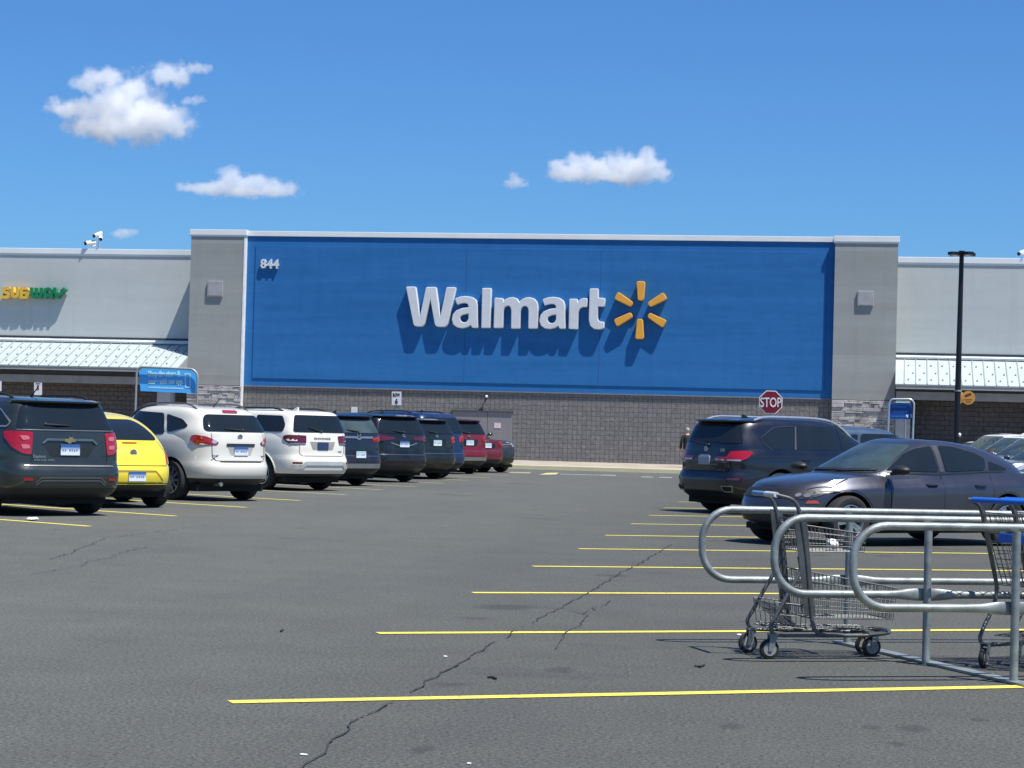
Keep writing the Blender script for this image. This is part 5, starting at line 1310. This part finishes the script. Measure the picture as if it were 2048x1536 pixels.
c = suv('dark green SUV facing out with its headlight toward the aisle', olive, G(1001, 944), 130, 'std', wheel='fl', H=1.70, W=1.80, L=4.5, wb=2.55, zhood=1.0, znose=.88, zcw=1.05, R=.35)
c.lines('grille_bar', [('F', [(-.40, .89), (.40, .89)])], .03, chrome, .012)
# row beyond the left row: only a roof shows
suv('dark blue car in the row beyond, only its roof showing above the yellow hatchback', nb2, atY(250, 870, 36)*Vector((1, 1, 0)), 124, 'std', wheel='fl', H=1.47, W=1.80, L=4.6, wb=2.7, zbr=.95, zcw=.93, zhood=.88, znose=.7, group='cars in the rows beyond', sp=False)
# --- grey sedan, nose toward the aisle
p = paint('paint_violet_grey', (.060, .063, .080), .6, .30, .02, .10)
c = Car('parked_car', 'violet-grey sedan facing left behind the shopping cart corral', 'car', RG, p, L=4.50, W=1.80, H=1.385, wb=2.70, ro=.97, R=.325, zb=.22, zbr=.995, zcw=.90, xc=2.27, clad=.28, nr=4.2, nf=3.0, ngr=3.6, ngf=3.6, crown=.035, style=5,
        shoulder=[(-.97, .975), (-.4, .965), (.3, .945), (1.2, .918), (2.27, .895), (3.08, .80), (3.43, .70), (3.53, .655)],
        rear=[(.22, .22), (.34, .05), (.5, 0), (.62, .01), (.80, .05), (.92, .02), (.985, .06)],
        wp=[(0, .455), (.12, .483), (.35, .497), (.62, .5), (.75, .499), (.79, .494), (.84, .478), (1, .446)],
        gr=[(.84, .26), (.985, .32), (1.10, .52), (1.22, .84), (1.32, 1.26), (1.368, 1.68), (1.385, 2.10)],
        gf=[(.84, 2.42), (.93, 2.30), (1.11, 1.93), (1.26, 1.60), (1.345, 1.38), (1.376, 1.26), (1.385, 1.20)],
        gw=[(.84, .455), (.95, .445), (1.14, .402), (1.28, .355), (1.34, .31), (1.374, .25), (1.385, .16)])
c.side_glass([[(1.97, .97), (1.60, 1.185), (1.42, 1.255), (1.17, 1.30), (1.19, .965)]], .04)
for ax in 'LR':
    c.patch('side_window', [(ax, rp([(1.06, .97), (1.05, 1.305), (.80, 1.295), (.45, 1.215), (.30, 1.15), (.36, 1.0)], .04))], glass, off=.008, grid=.05)
    c.patch('quarter_window', [(ax, rp([(.28, 1.0), (.24, 1.12), (-.06, 1.03), (-.08, 1.01)], .02))], glass, off=.005)
    c.patch('pillar_trim', [(ax, rp([(1.165, .965), (1.15, 1.30), (1.08, 1.305), (1.09, .97)], .01))], mat('pillar_grey', (.06, .06, .066), .3), off=.006)
    c.lines('window_trim', [(ax, [(1.98, .95), (1.2, .938), (.4, .98), (0, .99)])], .02, black, .007)
c.windscreen(.66, .50, clear, 1.31, .94)
c.patch('rear_window', [('B', rp([(-.60, 1.05), (.60, 1.05), (.47, 1.29), (-.47, 1.29)], .06))], glass, off=.006)
for sg in (1, -1):
    q = [(sg*.46, .60), (sg*.65, .592), (sg*.66, .69), (sg*.50, .675)]
    t = c.patch('headlight', [('F', rp(q if sg > 0 else q[::-1], .02)), ('L' if sg > 0 else 'R', rp([(3.16, .615), (2.98, .675), (2.84, .735), (3.16, .695)], .015))], mat('lamp_smoke', (.035, .038, .042), .3, 0, .3, .5, 20), off=.008, edge=1)
    for k in range(2):
        yy = sg*(.53+.08*k); c.patch('lamp_lens', [('F', [(yy+.03*cos(a*pi/5), .64+.024*sin(a*pi/5)) for a in range(10)])], mat('lamp_glint', (.22, .23, .24), .1, .2, 1), off=.014, parent=t)
    c.patch('side_marker', [('L' if sg > 0 else 'R', rp([(3.09, .545), (3.25, .54), (3.22, .58), (3.11, .58)], .008))], orangelens, off=.008)
    c.patch('fog_vent', [('F', rp([(sg*.52, .32), (sg*.76, .34), (sg*.78, .48), (sg*.56, .42)][::sg], .02))], black, off=.006)
c.patch('grille', [('F', rp([(-.50, .60), (.50, .60), (.82, .70), (.4, .71), (-.4, .71), (-.82, .70)], .01))], black, off=.01, edge=1)
c.patch('lower_grille', [('F', rp([(-.45, .30), (.45, .30), (.50, .46), (-.50, .46)], .03))], black, off=.006)
c.lines('hood_gap', [('T', [(3.30, .5), (2.9, .70), (2.35, .72)]), ('T', [(3.30, -.5), (2.9, -.70), (2.35, -.72)])], .010)
c.lines('wiper_line', [('F', [(-.55, .955), (.1, .965)]), ('F', [(.05, .955), (.6, .97)])], .022, black, .02)
c.doors([.28, 1.16, 2.06], .30, .915); c.handles([.52, 1.36], .80, mat('handle_grey', (.06, .06, .07), .25, .5, 1))
c.mirror_caps(black, 2.02, .985, (.11, .15, .06))
for ax in 'LR':
    for cx_ in (0, c.wb): c.lines('wheel_arch_lip', [(ax, [(cx_+.385*cos(a*pi/12), c.R+.385*sin(a*pi/12)) for a in range(13)])], .03, mat('lip_grey', (.045, .045, .055), .4, .4), .006)
for sg in (1, -1): c.patch('tail_light', [('B', rp([(sg*.46, .80), (sg*.70, .78), (sg*.72, .93), (sg*.50, .90)][::sg], .02))], redlens, off=.01)
civ = c; c.put(G(1690, 1094), -130, 'fl')

# --- black-blue large crossover
p = paint('paint_blue_black', (.005, .007, .016), .1, .28, .0, .04)
c = Car('parked_car', 'blue-black SUV with silver roof rails and red lamps, tail toward the aisle', 'suv', RG, p, L=4.89, W=1.94, H=1.70, wb=2.93, ro=1.02, R=.38, zb=.27, zbr=1.15, zcw=1.11, clad=.36, nr=6, ngr=5.5, cladm=black, style=10,
        rear=[(.27, .22), (.38, .06), (.48, .0), (.62, -.01), (.70, .03), (.76, .07), (.95, .06), (1.12, .12)])
for q in ([(c.xc-.22, 1.17), (c.xw+.13, 1.50), (1.46, 1.565), (1.44, 1.155)], [(1.36, 1.155), (1.38, 1.57), (.48, 1.555), (.36, 1.155)]):
    for ax in 'LR': c.patch('side_window', [(ax, rp(q, .05))], glass, off=.005)
for ax in 'LR':
    c.patch('quarter_window', [(ax, rp([(.30, 1.155), (.40, 1.55), (-.08, 1.51), (-.36, 1.34), (-.34, 1.25), (-.18, 1.155)], .07))], glass, off=.005)
    c.lines('window_trim', [(ax, [(.40, 1.565), (-.08, 1.528), (-.38, 1.35), (-.35, 1.24), (-.18, 1.14)])], .016, mat('trim_gloss', (.10, .10, .11), .15, .6), .008)
    c.lines('pillar_trim', [(ax, [(.34, 1.15), (.44, 1.555)])], .04, mat('trim_gloss2', (.14, .14, .15), .2, .5), .009)
c.rear_glass(.76, 1.24, .63, 1.55, .06); c.windscreen(.78, .62); c.spoiler(p, 0, .12)
for sg in (1, -1):
    q = [(sg*.30, .94), (sg*.56, .935), (sg*.80, .93), (sg*.84, 1.03), (sg*.82, 1.11), (sg*.62, 1.095), (sg*.58, 1.0), (sg*.30, .99)]
    t = c.patch('tail_light', [('B', rp(q if sg > 0 else q[::-1], .02)), ('L' if sg > 0 else 'R', rp([(-.58, 1.085), (-.76, 1.11), (-.80, 1.08), (-.80, .94), (-.70, .98)], .02))], redlens, off=.014, edge=1)
    c.lines('reversing_lamp_and_glint', [('B', [(sg*.32, .948), (sg*.54, .945)]), ('B', [(sg*.60, .943), (sg*.80, .943)])], .025, mat('lamp_pale_pink', (.62, .42, .42), .1, .3, 1), .022, parent=t)
    c.patch('exhaust', [('B', rp([(sg*.56, .40), (sg*.72, .40), (sg*.75, .50), (sg*.53, .50)][::sg], .02))], mat('exhaust_bright', (.35, .35, .36), .2, .9), off=.02, edge=1)
    c.patch('exhaust_mouth', [('B', rp([(sg*.575, .415), (sg*.705, .415), (sg*.73, .485), (sg*.55, .485)][::sg], .02))], gap_m, off=.024)
    c.patch('reflector', [('B', rp([(sg*.66, .60), (sg*.84, .60), (sg*.84, .635), (sg*.66, .635)][::sg], .01))], darkred, off=.01)
std_rear_lines(c, .74, 1.12, .66)
c.emblem(0, 1.13, .05, silver, 'disc'); c.badge('X5', -.44, 1.11, .12, .055, silver)
c.patch('licence_plate', [('B', rp([(-.15, .86), (.15, .86), (.15, 1.0), (.10, 1.02), (-.10, 1.02), (-.15, 1.0)], .02))], mat('plate_silver_grey', (.30, .33, .36), .4), off=.02, edge=1)
c.rail(mat('rail_silver', (.78, .79, .80), .22, .75), -.42, 1.85, .66, .05, .022); c.fin(-.05); c.wiper(-.05, 1.20, .40, 1.26); c.std_front()
c.doors([.34, 1.42, 2.45], .36, 1.09); c.handles([.55, 1.62], .97, p)
c.lines('shoulder_crease', [(ax, [(-.6, 1.02), (.6, 1.03), (2.5, .99)]) for ax in 'LR'], .012, gap_m, .003)
x5 = c; c.put(G(1432, 1022), 48, 'rl')
# --- others at the right, mostly hidden
silv = paint('paint_pale_blue', (.075, .12, .18), .5, .3); wht = paint('paint_plain_white', (.74, .75, .74), 0, .3); gry = paint('paint_mid_grey', (.22, .24, .26), .5, .3); slate = paint('paint_slate', (.10, .13, .17), .5, .3)
k = suv('dusky blue car showing only its roof and windscreen beyond the blue-black SUV', silv, V((0, 0, 0)), 52, 'std', H=1.60, W=1.84, group=RG, sp=False)
k.root.location = x5.root.location+V((1.3, 4.1, 0))
OG = 'cars in the rows beyond'
sed = dict(H=1.45, W=1.80, L=4.6, wb=2.7, zbr=.96, zcw=.93, zhood=.87, znose=.70, sp=False, group=OG, gm=clear)
def facing(lab, pm, px, py, **kw):
    a = dict(sed); a.update(kw); return suv(lab, pm, G(px, py), -128, 'std', wheel='fl', **a)
facing('white low car farthest right-hand side, only a strip of roof above the sedan trunk', wht, 1918, 962, H=1.42)
facing('white SUV with a greenish windscreen facing left beyond the sedan', wht, 1952, 967, H=1.66, zbr=1.05, zcw=1.02, zhood=.98, znose=.82)
facing('white and grey hatchback facing left, second windscreen beyond the sedan', wht, 1992, 977, H=1.60, zbr=1.02, zcw=1.0, zhood=.94, znose=.80)
facing('grey car facing left at the right picture edge beyond the sedan', gry, 2026, 988, H=1.56, zbr=1.0, zcw=.98)
facing('slate car cut by the right picture edge behind the sedan', slate, 2062, 1002, H=1.50)
for o in list(bpy.data.objects):
    if o.name.startswith('windscreen') and o.parent and o.parent.get('group') == OG: o.data.materials[0] = clear

# ================================================================== clouds
def cloud_mat(dens, blobs):
    m = bpy.data.materials.new('cloud_vapour'); m.use_nodes = True; nt = m.node_tree; nt.nodes.remove(nt.nodes['Principled BSDF']); L = nt.links
    v = nt.nodes.new('ShaderNodeVolumePrincipled'); v.inputs['Color'].default_value = (1, 1, 1, 1); v.inputs['Anisotropy'].default_value = .2
    tc = nt.nodes.new('ShaderNodeTexCoord'); n = noise_tex(nt, tc.outputs['Object'], .085, 8, .66)
    def math_(op, x, y=None):
        k = nt.nodes.new('ShaderNodeMath'); k.operation = op
        for i, q in enumerate((x, y)):
            if q is None: continue
            if isinstance(q, (int, float)): k.inputs[i].default_value = q
            else: L.new(q, k.inputs[i])
        return k.outputs[0]
    F = None
    for (cx_, cy_, cz_), (rx, ry, rz), wgt in blobs:
        a = nt.nodes.new('ShaderNodeVectorMath'); a.operation = 'SUBTRACT'; L.new(tc.outputs['Object'], a.inputs[0]); a.inputs[1].default_value = (cx_, cy_, cz_)
        b = nt.nodes.new('ShaderNodeVectorMath'); b.operation = 'MULTIPLY'; L.new(a.outputs[0], b.inputs[0]); b.inputs[1].default_value = (1/rx, 1/ry, 1/rz)
        l = nt.nodes.new('ShaderNodeVectorMath'); l.operation = 'LENGTH'; L.new(b.outputs[0], l.inputs[0])
        f = math_('MULTIPLY', math_('SUBTRACT', 1.0, l.outputs['Value']), wgt)
        F = f if F is None else math_('SMOOTH_MAX', F, f)
    for k in nt.nodes:
        if k.type == 'MATH' and k.operation == 'SMOOTH_MAX': k.inputs[2].default_value = .18
    e = math_('ADD', math_('MULTIPLY', F, 2.1), math_('MULTIPLY', math_('SUBTRACT', n, .535), 5.4))
    mr = nt.nodes.new('ShaderNodeMapRange'); mr.interpolation_type = 'SMOOTHSTEP'; L.new(e, mr.inputs[0]); mr.inputs[1].default_value = .0; mr.inputs[2].default_value = 1.15; mr.inputs[3].default_value = 0; mr.inputs[4].default_value = dens
    L.new(mr.outputs[0], v.inputs['Density'])
    L.new(v.outputs[0], nt.nodes['Material Output'].inputs['Volume'])
    return m
def cloud(label, blobs, dens=.05, Dc=1500, seed=0):
    k = Dc/FPX; cen = EYE_V+ray(*blobs[0][:2])*Dc
    fw = FW.normalized(); up = (V((0, 0, 1))-fw*fw.z).normalized(); rt = fw.cross(up)
    RM = Matrix((rt, fw, up)).transposed(); inv = RM.transposed()
    bl = []
    for b in blobs:
        px, py, rx, ry = b[:4]; off = b[4] if len(b) > 4 else 0
        c = inv @ (EYE_V+ray(px, py)*Dc-cen); c.y += off*k
        bl.append((tuple(c), (rx*k*1.12, (rx+ry)/2*k*.9, ry*k*1.15), b[5] if len(b) > 5 else 1.0))
    bm = nb()
    for c, r, w_ in bl:
        t = nb(); ball(t, (0, 0, 0), 1, 4)
        for v in t.verts:
            q = v.co.copy(); d = noise.fractal(q*1.6+V((seed+c[0]*.1, c[2]*.1, 0)), .8, 2.2, 4)*.10
            v.co = V((c[0]+q.x*r[0]*(1.18+d), c[1]+q.y*r[1]*(1.18+d), c[2]+q.z*r[2]*(1.18+d)))
        join(bm, t)
    me = bpy.data.meshes.new('cloud'); bm.to_mesh(me); bm.free(); o = bpy.data.objects.new('cloud', me); C.objects.link(o)
    md = o.modifiers.new('r', 'REMESH'); md.mode = 'VOXEL'; md.voxel_size = k*3
    bpy.context.view_layer.update(); dg = bpy.context.evaluated_depsgraph_get(); nm = bpy.data.meshes.new_from_object(o.evaluated_get(dg)); bpy.data.objects.remove(o)
    nm.materials.clear(); nm.materials.append(cloud_mat(dens, bl)); o = link('cloud', nm)
    o.matrix_world = Matrix.Translation(cen) @ RM.to_4x4(); tag(o, label, 'cloud'); return o
EYE_V = V((0, 0, EYE))
cloud('large white cumulus cloud high at the upper left', [(290, 240, 82, 48), (215, 255, 95, 30), (160, 218, 66, 26), (240, 215, 95, 60, 20, .8), (205, 160, 46, 24, -30), (178, 175, 36, 20, -20), (255, 180, 70, 42, 30, .75), (335, 148, 48, 28, 20), (350, 140, 34, 22, 20), (388, 134, 30, 13, 20), (384, 200, 26, 12), (350, 250, 44, 30), (118, 218, 34, 12)], .13, seed=1)
cloud('flat-based wide cloud low at left, below the largest one', [(440, 374, 56, 18), (465, 357, 34, 28), (448, 345, 18, 16), (400, 376, 50, 13), (512, 372, 44, 24), (545, 380, 50, 19), (578, 378, 28, 20), (480, 382, 90, 14)], .11, seed=2)
cloud('bright cloud right of centre above the store sign', [(1270, 338, 58, 32), (1296, 315, 26, 26), (1240, 328, 50, 28), (1200, 342, 66, 24), (1145, 345, 58, 22), (1118, 332, 28, 20), (1322, 348, 34, 14), (1160, 320, 30, 20, 20), (1240, 355, 90, 13)], .14, seed=3)
cloud('small faint cloud left of the bright central one', [(1030, 364, 26, 13), (1026, 355, 16, 14), (1044, 369, 18, 7)], .11, seed=4)
cloud('tiny faint cloud just above the left roof beside the cameras', [(248, 466, 30, 11), (240, 462, 16, 10), (264, 464, 16, 9)], .10, seed=5)

# ================================================================== light
SUN = V((.39, -.24, 1)).normalized()
sl = bpy.data.lights.new('sun', 'SUN'); sl.energy = 4.4; sl.angle = radians(.5); sl.color = (1, .965, .91)
so = bpy.data.objects.new('sun', sl); C.objects.link(so); so.rotation_euler = SUN.to_track_quat('Z', 'Y').to_euler(); so.location = (20, -20, 60)
w = bpy.data.worlds.new('World'); SC.world = w; w.use_nodes = True; nt = w.node_tree; bg = nt.nodes['Background']
sk_ = nt.nodes.new('ShaderNodeTexSky'); sk_.sky_type = 'NISHITA'; sk_.sun_disc = False
sk_.sun_elevation = math.asin(SUN.z); sk_.sun_rotation = atan2(SUN.x, SUN.y); sk_.altitude = 100; sk_.air_density = 1.0; sk_.dust_density = .3; sk_.ozone_density = 3.0
nt.links.new(mixc(nt, 1.0, sk_.outputs[0], (.34, .63, 1.0), 'MULTIPLY'), bg.inputs[0]); bg.inputs[1].default_value = .081
vs_ = SC.view_settings; vs_.view_transform = 'Standard'; vs_.look = 'None'; vs_.gamma = 1; vs_.use_curve_mapping = False; vs_.exposure = .62
SC.cycles.volume_bounces = 14; SC.cycles.max_bounces = 14; SC.cycles.volume_step_rate = 1.5; SC.cycles.use_denoising = True
